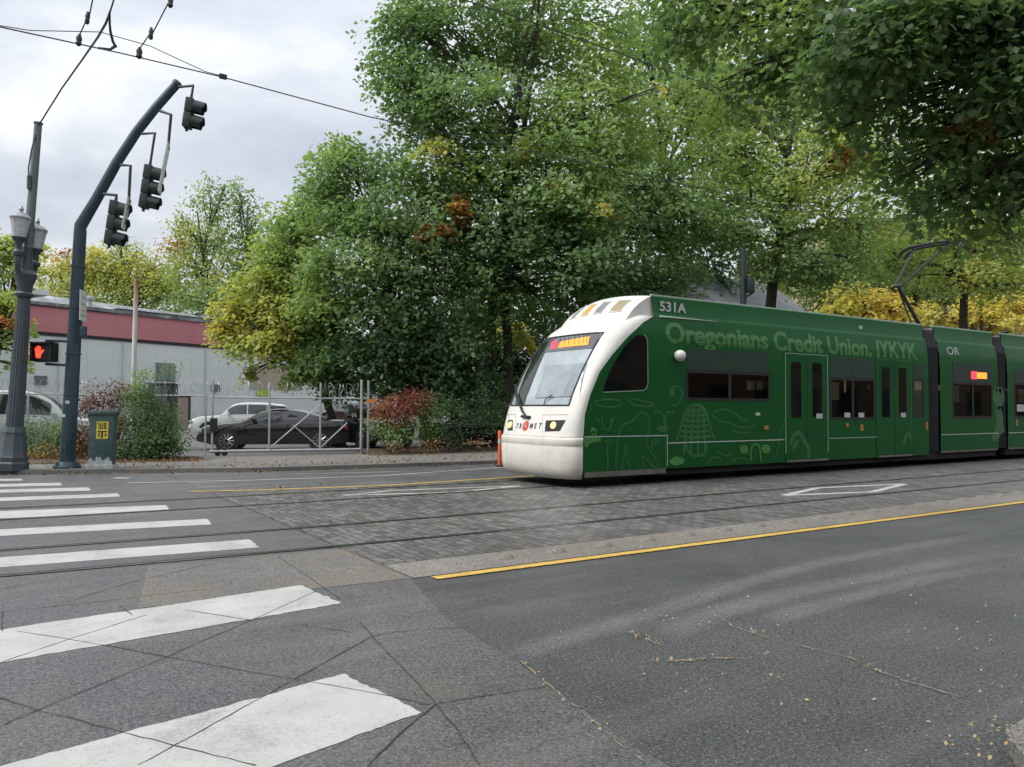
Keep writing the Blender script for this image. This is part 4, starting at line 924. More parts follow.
# twin-lantern street lamp with the tall wire mast rising through it
Lb = D(11.5, 470, 17.8); Lb.z = .094; Lt = D(26, 272, 17.8); mast_top = D(38.3, 124, 17.9)
lamp = thing('street_lamp', 'fluted iron street lamp with two glass lanterns and a wire mast through its top', 'street lamp', Lb)
axis = (Lt-Lb).normalized(); Hl = (Lt-Lb).length
m = MB(); m.lathe([(.34,0),(.34,.16),(.31,.20),(.315,.30),(.28,.36),(.25,.75),(.23,.82),(.24,.86),(.22,.92),(.20,.98)], Lb, 8, axis=axis); m.build('base', M_lamp_iron, lamp, 30)
m = MB(); m.lathe([(.182,.95),(.178,1.0),(.157,2.6),(.132,Hl-.62),(.128,Hl-.55)], Lb, 32, 1, .10, axis); m.build('fluted_shaft', M_lamp_iron, lamp, 20)
m = MB(); m.lathe([(.16,Hl-.58),(.19,Hl-.54),(.19,Hl-.50),(.15,Hl-.46),(.165,Hl-.30),(.22,Hl-.14),(.24,Hl-.06),(.2,Hl),(.14,Hl+.04),(.10,Hl+.5),(.11,Hl+.55)], Lb, 20, axis=axis); m.build('capital', M_lamp_iron, lamp, 40)
ms = Lb+axis*(Hl+.3); m = MB(); m.tube([ms, mast_top], [.102,.080], 12); m.lathe([(.10,0),(.10,.03),(.02,.06)], mast_top, 12, axis=(mast_top-ms))
m.build('wire_mast', paint('mast_paint', (.13,.15,.155), .5, .2, .15, 2, dirt=.3), lamp, 50)
g_ = D(29.5,176,17.75); MB().tube([g_, g_+UP*-.3], .05, 8).build('mast_box', M_lamp_iron, lamp)
m_lg = NT('lantern_glass'); v_ = m_lg.coord((1,1,4)); m_lg.bsdf(m_lg.ramp(m_lg.noise(v_, 4, 3), [(.3,(.50,.52,.52)),(.7,(.66,.67,.66))]), .25, **{'Transmission__Weight': .25, 'IOR': 1.4})
for (px, py, dep) in ((20.2, 225.5, 17.55), (36.6, 237.5, 18.1)):
    c = D(px, py, dep); s0 = Lb+axis*(Hl-.12); bt = c-axis*.62
    side_ = (c-s0); side_ -= axis*side_.dot(axis)
    m = MB(); m.tube([s0, s0+side_*.55-axis*.02, s0+side_*.95+axis*.12, bt+axis*-.1, bt+axis*.12], [.06,.055,.06,.075,.06], 8)
    m.lathe([(.05,-.02),(.11,.03),(.12,.10),(.07,.16),(.075,.30),(.11,.36),(.15,.40),(.16,.43)], c-axis*.70, 14, axis=axis); a_ = m.build('lantern_arm', M_lamp_iron, lamp, 40)
    m = MB(); m.lathe([(.135,-.27),(.205,.14),(.21,.16)], c, 10, axis=axis); m.build('lantern_globe', m_lg.m, a_, 20)
    m = MB(); m.lathe([(.225,.155),(.225,.18),(.17,.235),(.10,.285),(.05,.30),(.04,.34),(.055,.37),(.03,.41),(.012,.46)], c, 12, axis=axis); m.build('lantern_cap', paint('lantern_cap', (.3,.32,.33), .4, .2, scale=5), a_, 40)

# overhead wires
def wire(name, label, pts, r=.012, cat='wire', mat=None, n=24):
    pts = [Vector(p) for p in pts]; out = []
    for a, b in zip(pts[:-1], pts[1:]):
        for i in range(n if len(pts) == 2 else 3): out.append(a.lerp(b, i/(n if len(pts) == 2 else 3)))
    out.append(pts[-1]); o = MB().tube(out, r, 5).build(name, mat or M_wire, None, True); return tag(o, label, cat)
P2 = lambda px, py: (lambda a: Vector((a[0], 13.2, a[1])))(SP(px, py, 13.2))
wire('contact_wire', 'dark contact wire over the tram track running past the signal arm into the tree', [(-14, 13.2, 6.93), P2(0,27), P2(120,53), P2(222,77), P2(370,117), (12, 13.2, 6.85), (24.1, 13.2, 6.83), (70, 13.2, 6.9)], .0105)
wire('contact_wire', 'contact wire of the nearer track, crossing the tree crowns above the tram', [(-14, 9.1, 7.0), (-2, 9.1, 7.05), (6.23, 9.1, 7.06), (12, 9.1, 6.93), (70, 9.1, 6.9)], .009)
wire('pull_off_wire', 'thin slack wire looping from the left edge to the clamp near the signal arm', [P2(-14,24)+Vector((0,-.02,.0)), P2(30,30.5), P2(100,32), P2(150,46), P2(205,71.5), P2(222,76)], .007)
cl = P2(223,77); o = MB().box(cl-Vector((.06,.03,.03)), cl+Vector((.06,.03,.045)), .01).build('wire_clamp', M_insul, None); tag(o, 'small dark clamp where the thin wire joins the contact wire', 'clamp')
def hanger(label, pts, bulbs):
    base = pts[0]; t = thing('wire_hanger', label, 'wire hanger', base, 'insulated hangers over the tram wire')
    MB().tube(pts, .010, 6).build('rod', M_wire, t, True); 
    for b, r_ in bulbs:
        i = b; m = MB(); m.lathe([(.02,-.09),(r_,-.06),(r_*.8,-.02),(r_,.02),(r_*.8,.05),(.02,.09)], i, 10, axis=(pts[1]-pts[0])); m.build('insulator', M_insul, t, 40)
hanger('left insulated hanger holding the contact wire, nearest the lamp mast', [P2(79,43.5), P2(80,34), D(87,18.5,11.2), D(89,17.5,11.2), D(95,-12,10.9)], [(P2(79,40), .044), (D(87.5,18,11.2), .035)])
hanger('right insulated hanger holding the contact wire, left of the signal arm tip', [P2(139,57), P2(139.5,49), D(149,35,11.5), D(153,32.5,11.5), D(174,-8,11.2)], [(P2(139.3,53), .048), (D(151,33.5,11.5), .035), (D(170.5,1.5,11.2), .04)])
sp_ = [mast_top-axis*.05, D(62,88,16.4), D(82,60,14.8), D(98,37,13.4), D(106,23,12.7), D(111,9,12.2), D(118,-14,11.5)]
t = thing('span_cable', 'thick cable rising from the top of the lamp mast over the tracks', 'cable', mast_top)
MB().tube(sp_, [.017,.017,.018,.020,.021,.013,.012], 6).build('cable', M_wire, t, True)
MB().tube([D(109.5,12,12.3), D(109.7,24,12.4), D(110.5,32,12.5), D(113,42,12.6), D(115.5,46,12.65), D(110,49.5,12.6), D(98,48,12.5)], [.018,.018,.02,.022,.034,.022,.018], 6).build('insulated_dropper', M_insul, t, True)
wire('mast_lead', 'thin lead running down the side of the lamp mast', [mast_top, D(31.5,150,17.7), D(28.5,168,17.68), D(28.8,180,17.65)], .016)

# utility cabinet by the crosswalk
cb = D(101.5, 468.5, 18.3); cb.z = .094; M_cab = paint('cabinet_green', (.035,.075,.075), .55, 0, .2, 2.5, dirt=.5, dirtcol=(.14,.15,.13)); ccf = -FWD*.97+RIGHT*.25; ccf.normalize(); ccs = UP.cross(ccf)
cab = thing('utility_cabinet', 'dark teal utility cabinet with a yellow sticker and peeling white foot', 'cabinet', cb)
lean_ = (UP+RIGHT*.03).normalized()
MB().obox(cb+lean_*.66, ccf, ccs, lean_, .38, .52, 1.20, .02).build('cabinet_body', M_cab, cab, 30); MB().obox(cb+lean_*1.30, ccf, ccs, lean_, .44, .60, .10, .03).build('lid', M_cab, cab, 30)
MB().obox(cb+lean_*.04, ccf, ccs, lean_, .40, .555, .12, .01).build('plinth', paint('peeling_white', (.42,.45,.45), .8, 0, .3, 6, dirt=.5, dirtcol=(.05,.08,.08)), cab)
pe = []
for i in range(15):
    x = -.26+.52*i/14; pe.append((x, .10+random.uniform(.03,.20)))
MB().prism([(-.26,.06)]+pe+[(.26,.06)], cb+ccf*.1905, -ccs, lean_, ccf*.002).build('peeling_paint', MC['peeling_white'], cab)
o = cb+ccf*.1905+lean_*.90+(-ccs)*-.02
stx = MB().prism(rect(-.125,.125,-.20,.20,.01,1), o, -ccs, lean_, ccf*.003).build('yellow_sticker', paint('sticker_yellow', (.60,.50,.05), .5, scale=8), cab)
m = MB()
for x0, x1, z0, z1 in ((-.08,-.06,.02,.16),(-.05,-.03,.02,.16),(-.08,-.03,.15,.17),(-.01,.01,.02,.16),(-.01,.05,.02,.04),(.03,.05,.02,.16),(.065,.08,.02,.16),(.065,.10,.14,.16),(-.10,.10,-.05,-.02),(-.02,.02,-.18,-.05),(-.09,-.06,-.15,-.07),(.05,.08,-.16,-.07)):
    m.prism([(x0,z0),(x1,z0),(x1,z1),(x0,z1)], o+ccf*.0032, -ccs, lean_, ccf*.001)
m.build('sticker_marks', M_black, stx)

# orange delineator post
dp = D(499.8, 463.5, 20.6); dp.z = .0; dl = thing('delineator_post', 'orange flexible delineator post just ahead of the tram nose', 'post', dp)
MB().lathe([(.11,0),(.11,.03),(.06,.05)], dp, 14).build('post_base', M_black, dl, 40); MB().lathe([(.05,.04),(.05,.92),(.035,.95)], dp, 12).build('post_tube', paint('orange_plastic', (.72,.11,.03), .5, scale=4), dl, 40)
MB().lathe([(.052,.62),(.052,.72)], dp, 12).build('reflective_band', M_label, dl, 40)
# small signal post standing behind the tram
sp0 = D(744, 420, 25); sp0.z = .09; st_ = thing('signal_post', 'dark green signal post rising behind the tram roof', 'post', sp0); ptop = D(743, 249, 25)
MB().tube([sp0, ptop], .10, 10).build('post', paint('dark_green_post', (.015,.035,.03), .5, scale=3), st_, 50); c = D(750, 285, 24.9)
MB().obox(c, FWD, RIGHT, UP, .25, .22, .5, .03).build('signal_box', M_head, st_, 30); MB().tube([D(746,275,25), D(754,283,25), D(754,292,25), D(746,297,25)], .03, 6).build('bracket', M_head, st_, True)

# ------------------------------------------------------------------ fence and sliding gate
def chainlink(m, a, b, z0, z1, pitch=.09, r=.0010):
    a, b = Vector(a), Vector(b); L = (b-a).length; d = (b-a)/L; h = z1-z0; n = int((L+h)/pitch)
    for k in range(n):
        for sgn in (1, -1):
            x0 = k*pitch-h; p, q = (x0, 0), (x0+h, h)
            if p[0] < 0: p = (0, -x0)
            if q[0] > L: q = (L, L-x0)
            if p[1] >= h or q[1] <= p[1]: continue
            if sgn < 0: p, q = (L-p[0], p[1]), (L-q[0], q[1])
            A_, B_ = a+d*p[0]+UP*(z0-a.z+p[1]), a+d*q[0]+UP*(z0-a.z+q[1]); nrm = Vector((-d.y, d.x, 0))*(.004*sgn)
            m.tube([A_+nrm, B_+nrm], r, 3, False)
def razor(m, a, b, z, rad=.20, pitch=.20, r=.006):
    a, b = Vector(a), Vector(b); L = (b-a).length; d = (b-a)/L; nrm = Vector((-d.y, d.x, 0)); n = int(L/pitch*14); pts = []
    for i in range(n+1):
        q = 2*math.pi*i/14; rr = rad*(1+.12*math.sin(i*.37)); pts.append(a+d*(L*i/n+.06*math.sin(i*.61))+nrm*(rr*math.cos(q))+UP*(z-a.z+rr*math.sin(q)))
    m.tube(pts, r, 3, False)
ga = G(209, 456, .03); gb = G(361, 453.5, .03); gz = .03
gate = thing('sliding_gate', 'galvanised chain-link sliding gate with razor wire in front of the parked cars', 'gate', ga)
gd = (gb-ga).normalized(); Lg = (gb-ga).length; hr = 1.80
def gx(px, py=450): r_ = ray(px, py); nrm = Vector((-gd.y, gd.x)); k = (ga.x*nrm.x+ga.y*nrm.y)/(r_[0]*nrm.x+r_[1]*nrm.y); return Vector((r_[0]*k, r_[1]*k, gz))
X = [gx(p) for p in (212, 269, 320)]; m = MB()
for p in X: m.tube([p+UP*.12, p+UP*(2.35 if p is X[0] else 2.30)], .032, 8)
m.tube([ga+UP*.14, gb+UP*.14], .045, 8); m.tube([ga+UP*hr, gb+UP*hr], .026, 8)
m.build('gate_frame', M_galv, gate, 50)
m = MB(); m.tube([X[1]+UP*.2, X[2]+UP*1.6], .022, 6); m.tube([X[2]+UP*.2, X[1].lerp(X[2], .45)+UP*.95], .018, 6); m.tube([X[2]+UP*.2, gb.lerp(X[2], .35)+UP*1.0], .022, 6); m.build('brace', M_galv, gate, 50)
m = MB(); chainlink(m, ga, gb, .16, hr); m.build('chain_link', M_mesh, gate); m = MB(); razor(m, ga, gb, 2.12); m.build('razor_wire', M_galv, gate)
for off_ in (.25, .45): MB().lathe([(.05,-.03),(.10,-.03),(.10,.03),(.05,.03)], ga+gd*off_+UP*.10, 12, axis=Vector((-gd.y, gd.x, 0))).build('gate_wheel', M_black, gate, 40)
MB().obox(ga+gd*.12+UP*.95, gd, Vector((-gd.y,gd.x,0)), UP, .22, .16, .42, .02).build('latch_box', M_dgrey, gate)
g2 = gx(368); pg = thing('gate_post', 'pair of galvanised gate posts at the hedge end of the gate', 'gate post', gb)
for p, z in ((gb, 2.42), (g2, 2.40)): MB().tube([p, p+UP*z], .045, 10).build('post', M_galv, pg, 50)
MB().tube([gb+UP*1.8, g2+UP*1.8], .03, 8).build('rail', M_galv, pg)
tg = D(371.5, 401, 24.5); o = MB().obox(tg, FWD, RIGHT, UP, .015, .32, .14).build('warning_plate', M_orange, None); tag(o, 'small orange plate on the hedge beside the gate posts', 'sign')
def fence(name, label, a, b, npost, h, rz):
    a, b = Vector(a), Vector(b); t = thing(name, label, 'fence', a)
    for i in range(npost+1):
        p = a.lerp(b, i/npost); MB().tube([p, p+UP*(h+.05)], .03, 8).build('post', M_galv, t, 50)
    MB().tube([a+UP*h, b+UP*h], .022, 6).build('top_rail', M_galv, t, 50); m = MB(); chainlink(m, a, b, a.z+.05, a.z+h, .09); m.build('chain_link', M_mesh, t)
    m = MB(); razor(m, a, b, a.z+h+.25); m.build('razor_wire', M_galv, t)
fa = ga-gd*.1+Vector((0,.05,0)); fence('chain_link_fence', 'chain-link fence with razor wire left of the gate, behind the shrubs', fa-gd*9.5, fa, 4, 1.85, True)

# ------------------------------------------------------------------ warehouse
M_wallw = None
def wallmat(name, a, b, sc=.33):
    t = NT(name); v = t.coord(); w_ = t.n('ShaderNodeTexWave', Scale=.55, Distortion=.4, Detail=1.0); w_.bands_direction = 'Z'; t.l(v, w_.inputs['Vector'])
    br_ = t.n('ShaderNodeTexBrick', Scale=1.0, Mortar__Size=.012, Brick__Width=.6, Row__Height=.2); mp = t.n('ShaderNodeMapping'); mp.inputs['Rotation'].default_value = (R(90),0,0); t.l(v, mp.inputs['Vector']); t.l(mp.outputs[0], br_.inputs['Vector'])
    c = t.ramp(t.noise(t.coord((.15,.15,1.5)), 1.0, 6, .65), [(.3, a), (.7, b)]); st = t.noise(t.coord((2.2,2.2,.15)), 1.2, 5, .7)
    c = t.mix(t.math('MULTIPLY', t.ramp(st, [(.52,0),(.75,1)]), .25), c, tuple(x*.55 for x in a)); c = t.mix(t.math('MULTIPLY', br_.outputs['Fac'], .25), c, tuple(x*.6 for x in a))
    t.bsdf(c, .75, bump=br_.outputs['Fac'], bstr=.3, bdist=-.01); return t.m
Mw = wallmat('pale_painted_block', (.68,.73,.735), (.80,.83,.825)); Mr = wallmat('dull_red_band', (.54,.20,.23), (.62,.25,.275)); Mk = paint('black_trim', (.02,.018,.02), .6, scale=2)
t_ = NT('ribbed_roof_metal'); st = t_.noise(t_.coord((1.2,.12,1)), 1.1, 6, .7); t_.bsdf(t_.ramp(st, [(.35,(.10,.105,.12)),(.55,(.25,.26,.28)),(.75,(.55,.56,.57))]), .5, .2); Mrf = t_.m
wdir = (RIGHT*.542+FWD*.841); wdir.z = 0; wdir.normalize(); wn_ = Vector((-wdir.y, wdir.x, 0))
W0 = D(30, 332, 45); W0.z = .03; wh = thing('warehouse', 'long pale block warehouse with a dull red band under its grey roof', 'warehouse', W0)
if wn_.dot(FWD) < 0: wn_ = -wn_
def wx(px):                                             # distance along the front wall
    r_ = ray(px, 400); k = (W0.x*wn_.x+W0.y*wn_.y)/(r_[0]*wn_.x+r_[1]*wn_.y); return (Vector((r_[0]*k, r_[1]*k, 0))-Vector((W0.x, W0.y, 0))).dot(wdir)
def wz(px, py): r_ = ray(px, py); k = (W0.x*wn_.x+W0.y*wn_.y)/(r_[0]*wn_.x+r_[1]*wn_.y); return H+r_[2]*k
def wb(x0, x1, z0, z1, y0, y1, name, mat, parent=wh, bev=0):
    c = W0+wdir*((x0+x1)/2)+wn_*((y0+y1)/2); c = Vector((c.x, c.y, (z0+z1)/2)); return MB().obox(c, wdir, wn_, UP, x1-x0, y1-y0, z1-z0, bev).build(name, mat, parent)
xa, xb = -22, wx(405); zb_ = wz(30, 332.5); zt_ = wz(30, 304.0)
wb(xa, xb, .0, zb_, 0, 22, 'wall', Mw); wb(xa, xb, zb_+.003, zt_, 0, 22, 'red_band', Mr); wb(xa, xb, zb_-.10, zb_+.10, -.07, -.004, 'band_trim', Mk)
x1_ = wx(115); wb(xa, x1_, zt_-.04, zt_+.10, -.09, -.004, 'eaves_trim', Mk); wb(x1_, xb, zt_+.20, zt_+.32, -.09, .30, 'eaves_trim', Mk); wb(x1_, xb, zt_+.003, zt_+.28, .0, .3, 'red_band', Mr)
rf = MB(); 
rf.add([W0+wdir*x+wn_*y+UP*(z-.03) for x, y, z in ((xa,-.12,zt_+.11),(xb+.1,-.12,zt_+.33),(xb+.1,11,zt_+1.7),(xa,11,zt_+2.5),(xa,22,zt_+.1),(xb+.1,22,zt_+.1),(xa,-.12,zt_+.0),(xb+.1,-.12,zt_+.0))], [(0,1,2,3),(3,2,5,4),(6,7,1,0),(1,7,5,2),(0,3,4,6)])
roof_o = rf.build('roof', Mrf, wh)
vp = W0+wdir*wx(98)+wn_*1.2; vp.z = zt_+.45; MB().lathe([(.16,-.2),(.16,.35),(.30,.36),(.30,.55),(.05,.62)], vp, 14).build('roof_vent', M_galv, roof_o, 40)
x = wx(60); wb(wx(42), wx(69), zt_+.95, zt_+1.3, 2.5, 4.5, 'roof_skylight', M_sign, roof_o)
d0, d1 = wx(176), wx(188); dz = wz(182, 397); dr = wb(d0, d1, .03, dz, -.06, -.004, 'door', paint('tan_door', (.36,.31,.25), .6, scale=3)); 
wb(d0-.14, d0, .03, dz+.12, -.10, -.004, 'door_frame', Mk, dr); wb(d1, d1+.14, .03, dz+.12, -.10, -.004, 'door_frame', Mk, dr); wb(d0-.003, d1+.003, dz, dz+.12, -.10, -.004, 'door_frame', Mk, dr)
wi = wb(wx(155), wx(174), wz(165,381), wz(165,363), -.07, -.004, 'window', paint('window_frame_grey', (.22,.25,.25), .5, scale=3)); wb(wx(156.5), wx(172.5), wz(165,380), wz(165,366), -.09, -.072, 'pane', glass('dull_window', (.20,.25,.26), .2, .5), wi)
wb(wx(249), wx(297), wz(272,390), wz(272,366), -.03, -.004, 'wall_patch', paint('beige_patch', (.42,.37,.29), .8, scale=1.2), wh, .01)
wb(wx(257), wx(268), wz(262,396), wz(262,390), -.12, -.034, 'wall_plate', paint('lime_plate', (.38,.55,.05), .5, scale=3))  # small neon-yellow plate fixed to the wall, gives no light
for px in (58, 122, 205):
    x = wx(px); p = W0+wdir*x-wn_*.08; MB().tube([Vector((p.x, p.y, .1)), Vector((p.x, p.y, zb_-.16))], .055, 8).build('downpipe', M_sign, wh, 50)
for px, py in ((40,380),(215,388)):
    x = wx(px); z = wz(px, py); wb(x-.35, x+.35, z-.25, z+.25, -.10, -.004, 'wall_vent', paint('vent_grey', (.16,.18,.18), .6, scale=6), wh, .02)
# grey plant box beside the shrubs, rust-topped flag pole
c = D(162, 430, 27.5); c.z = .03; bx = thing('steel_bin', 'dark grey steel box standing behind the green shrub', 'steel box', c); zt2 = D(162,384,27.5).z
MB().obox(Vector((c.x, c.y, (zt2+.03)/2)), RIGHT, FWD, UP, .75, .8, zt2-.06, .03).build('box_body', paint('slate_metal', (.055,.062,.072), .55, .2, .15, 2), bx, 30); MB().obox(Vector((c.x, c.y, zt2)), RIGHT, FWD, UP, .82, .86, .06, .02).build('box_lid', MC['slate_metal'], bx, 30)
fp = D(132, 440, 27.0); fp.z = .03; fpt = D(136.2, 278, 27.0); t_ = NT('rust_topped_white'); v_ = t_.n('ShaderNodeSeparateXYZ'); t_.l(t_.coord(), v_.inputs[0])
hz_ = t_.math('ADD', t_.math('MULTIPLY', v_.outputs['Z'], .13), t_.math('MULTIPLY', t_.noise(t_.coord((3,3,1)), 1.5, 5), .4)); t_.bsdf(t_.ramp(hz_, [(.74,(.62,.61,.57)),(.9,(.48,.34,.25)),(1.0,(.30,.13,.07))]), .7); Mfp = t_.m
pt = thing('white_pole', 'slim white pole with a rusty top in front of the warehouse', 'pole', fp); MB().tube([fp, fp.lerp(fpt, .5), fpt], [.085,.08,.07], 10).build('pole', Mfp, pt, 50); MB().lathe([(.075,0),(.075,.03),(.01,.06)], fpt, 10).build('pole_cap', MC['slate_metal'], pt)

# ------------------------------------------------------------------ parked cars
M_tyre = paint('tyre_rubber', (.014,.014,.014), .8, scale=6); M_rim = paint('alloy', (.30,.31,.32), .3, .8, .1, 5); M_cglass = glass('car_glass', (.02,.024,.027), .03, 1.0); M_hl = glass('car_headlamp', (.45,.47,.5), .1, .9); M_tl = paint('tail_lamp_red', (.32,.015,.02), .25, scale=5)
def car(name, label, cat, pos, heading, body, L=4.9, W=1.88, prof='sedan', zoff=0.0):
    """x forward. prof gives roof / belt lines; every panel group is its own mesh"""
    t = thing(name, label, cat, pos, 'cars parked in the lot'); t.rotation_euler = (0, 0, math.atan2(heading.y, heading.x))
    if prof == 'sedan': hood = [(-1,.72),(-.985,.86),(-.93,1.03),(-.72,1.06),(.30,1.0),(.5,.97),(.78,.90),(.93,.80),(.985,.66),(1,.5)]; roof = [(-.72,1.06),(-.52,1.27),(-.34,1.40),(-.12,1.45),(.06,1.43),(.2,1.32),(.42,.98)]; ht = 1.45; xr = .33; wr = .345; wa = .62; wf = .60
    elif prof == 'suv': hood = [(-1,.85),(-.985,1.0),(-.95,1.10),(-.7,1.14),(.3,1.10),(.45,1.08),(.80,1.02),(.94,.90),(.985,.75),(1,.55)]; roof = [(-.985,1.06),(-.90,1.45),(-.82,1.62),(-.5,1.70),(-.1,1.72),(.10,1.68),(.22,1.55),(.42,1.09)]; wr = .38; wa = .60; wf = .62
    else: hood = [(-1,.85),(-.985,1.0),(-.95,1.10),(-.7,1.14),(.4,1.12),(.6,1.08),(.86,.98),(.95,.86),(.985,.72),(1,.55)]; roof = [(-.985,1.10),(-.94,1.50),(-.88,1.80),(-.6,1.90),(0,1.92),(.2,1.86),(.36,1.66),(.62,1.08)]; wr = .36; wa = .62; wf = .62
    hx = L/2; itp = lambda tb, x: float(np.interp(x, [p[0] for p in tb], [p[1] for p in tb]))
    wid = lambda x: W/2*(1-.16*max(0, (abs(x)-.72)/.28)**2); lowz = lambda x: .22+.12*max(0, (abs(x)-.8)/.2)
    xs = sorted(set([-1,-.995,-.97,-.93,-.86]+[i/20 for i in range(-16, 17)]+[.86,.93,.97,.995,1])); rows = []
    for x in xs:
        w_ = wid(x); zt = itp(hood, x); zl = lowz(x); zm = zl+(zt-zl)*.55
        half = [(w_*.93, zl), (w_*.985, zl+.10), (w_*1.0, zm), (w_*.985, zl+(zt-zl)*.82), (w_*.94, zt-.02), (w_*.84, zt+.012), (w_*.4, zt+.03), (0, zt+.034)]
        rows.append([(x*hx, -y, z) for y, z in half]+[(x*hx, y, z) for y, z in half[-2::-1]])
    m = MB().grid(rows); n = len(rows[0]); m.f.append(tuple(range(n))); o = len(m.v)-n; m.f.append(tuple(range(o, o+n)))
    m.build('body', body, t, 35, True)
    # greenhouse
    rr = [p for p in roof]; xs2 = [rr[0][0]+(rr[-1][0]-rr[0][0])*i/26 for i in range(27)]; rows = []; gl = []
    for x in xs2:
        zt = itp(roof, x); zb = itp(hood, x)-.01; zt = max(zt, zb+.01); w0 = wid(x)*.93; k = (zt-zb)/.45; w1 = w0-.16*min(1.2, k)
        half = [(w0, zb), (w0*.5+w1*.5+.012, (zb+zt)/2), (w1, zt-.05*min(1, k)), (w1*.86, zt-.006), (w1*.4, zt+.018), (0, zt+.022)]
        rows.append([(x*hx, -y, z) for y, z in half]+[(x*hx, y, z) for y, z in half[-2::-1]])
    MB().grid(rows).build('roof', body, t, 40, True)
    def gside(x0, x1, fz0, fz1, n_=6):
        for sg_ in (-1, 1):
            R_ = []
            for i in range(n_+1):
                x = x0+(x1-x0)*i/n_; zt = itp(roof, x); zb = itp(hood, x)-.01; w0 = wid(x)*.93; k = (zt-zb)/.45; w1 = w0-.16*min(1.2, k)
                row = []
                for f_ in (fz0, .5, fz1):
                    z = zb+(zt-zb)*f_; y = (w0+(w0*.5+w1*.5+.012-w0)*f_*2) if f_ <= .5 else ((w0*.5+w1*.5+.012)+(w1-(w0*.5+w1*.5+.012))*(f_-.5)*2)
                    row.append((x*hx, sg_*(y+.006), z))
                R_.append(row)
            MB().grid(R_).build('side_window', M_cglass, t, True, True)
    a, b = roof[0][0], roof[-1][0]; md = -.10 if prof != 'van' else -.05
    gside(md+.012, b-(.15 if prof != 'van' else .22), .10, .84); gside(a+(.24 if prof == 'sedan' else .52), md-.012, .10, .84)
    if prof != 'sedan': gside(a+.10, a+.50, .12, .84)
    def gend(i0, i1, name_):
        R_ = []
        for i in range(i0, i1+1):
            r_ = rows[i]; nn = len(r_)
            dx = .008 if name_ == 'windscreen' else -.008
            R_.append([(r_[j][0]+dx, r_[j][1]*.93, r_[j][2]+.007) for j in range(2, nn-2)])
        MB().grid(R_).build(name_, M_cglass, t, True, True)
    gend(19 if prof != 'van' else 18, 25, 'windscreen'); gend(1, 6 if prof == 'sedan' else 4, 'rear_window')
    for sg_ in (-1, 1):
        for xw in (wf*hx, -wa*hx):
            y = sg_*(W/2-.10); MB().lathe([(wr*1.16,-.10),(wr*1.16,.104)], (xw, y, wr), 24, axis=(0,sg_,0)).build('wheel_arch', M_black, t, 40, True)
            wl = MB().lathe([(wr*.6,-.10),(wr*.96,-.10),(wr,-.06),(wr,.07),(wr*.95,.108),(wr*.70,.112)], (xw, y, wr), 26, axis=(0,sg_,0)).build('wheel', M_tyre, t, 40, True)
            rm = MB(); 
            for k in range(10):
                q = 2*math.pi*k/10; d = Vector((math.cos(q), 0, math.sin(q))); c0 = Vector((xw, y+sg_*.118, wr)); rm.tube([c0+d*.05, c0+d*wr*.68], [.028,.02], 5)
            rm.lathe([(wr*.74,.0),(wr*.74,.012),(wr*.66,.012),(wr*.66,.0)], (xw, y+sg_*.105, wr), 24, axis=(0,sg_,0)); rm.build('rim', M_rim, wl, 30, True)
        zt = itp(hood, .93); MB().obox(Vector((hx*.955, sg_*W*.37, zt-.10)), Vector((1,0,0)), Vector((0,1,0)), UP, .16, .38, .13, .03).build('headlight', M_hl, t, 30, True)
        zr = itp(hood, -.97); MB().obox(Vector((-hx*.962, sg_*W*.37, zr-.10)), Vector((1,0,0)), Vector((0,1,0)), UP, .14, .40, .12, .03).build('tail_light', M_tl, t, 30, True)
        xm = (b-.17)*hx; zmr = itp(hood, b-.17)+.04; MB().obox(Vector((xm, sg_*(W/2+.06), zmr+.03)), Vector((1,0,0)), Vector((0,1,0)), UP, .14, .18, .12, .03).build('mirror', body, t, 30, True)
        for xd in (md*hx, (md-.01)*hx-.02-.28*hx*(1 if prof == 'sedan' else 1.1)):
            MB().obox(Vector((xd+.16, sg_*(W/2-.012), itp(hood, 0)*.82)), Vector((1,0,0)), Vector((0,1,0)), UP, .18, .05, .03, .01).build('door_handle', body, t, 30, True)
    MB().obox(Vector((hx*.985, 0, .56)), Vector((1,0,0)), Vector((0,1,0)), UP, .07, W*.50, .24, .02).build('grille', M_black, t, 30, True)
    MB().obox(Vector((-hx*.992, 0, .62)), Vector((1,0,0)), Vector((0,1,0)), UP, .04, .50, .13, .005).build('number_plate', M_label, t, 30, True)
    return t
M_cblack = paint('black_car_paint', (.006,.007,.010), .12, .1, .1, 1, Coat__Weight=1.0); M_cwhite = paint('white_car_paint', (.62,.63,.63), .22, 0, .03, 1, Coat__Weight=.6); M_csilver = paint('silver_car_paint', (.40,.43,.45), .25, .5, .05, 1, Coat__Weight=.5); M_cgreen = paint('pale_green_car_paint', (.46,.52,.50), .25, .1, .04, 1, Coat__Weight=.5)
def at(px, dep, z=.03): p = D(px, 410, dep); p.z = z; return p
hd = -RIGHT*.985-FWD*.17
car('parked_car', 'black sedan parked side-on right behind the chain-link gate', 'car', at(277, 28.0), hd, M_cblack, 5.1, 1.9, 'sedan')
car('parked_car', 'white sport utility car nosing out behind the black sedan', 'car', at(243, 38), -RIGHT*.96-FWD*.28, M_cwhite, 4.75, 1.92, 'suv')
car('parked_car', 'silver sedan mostly hidden behind the right part of the gate', 'car', at(346, 36), RIGHT*.95+FWD*.3, M_csilver, 4.7, 1.82, 'sedan')
car('parked_car', 'dark hatchback in the gap between the gate posts and the red hedge', 'car', at(367, 29.5), RIGHT*.6-FWD*.8, M_cblack, 4.4, 1.85, 'suv')
car('parked_car', 'pale green minivan at the left edge behind the street lamp', 'car', at(20, 24.5, .10), RIGHT*.93+FWD*.36, M_cgreen, 4.9, 1.92, 'van')
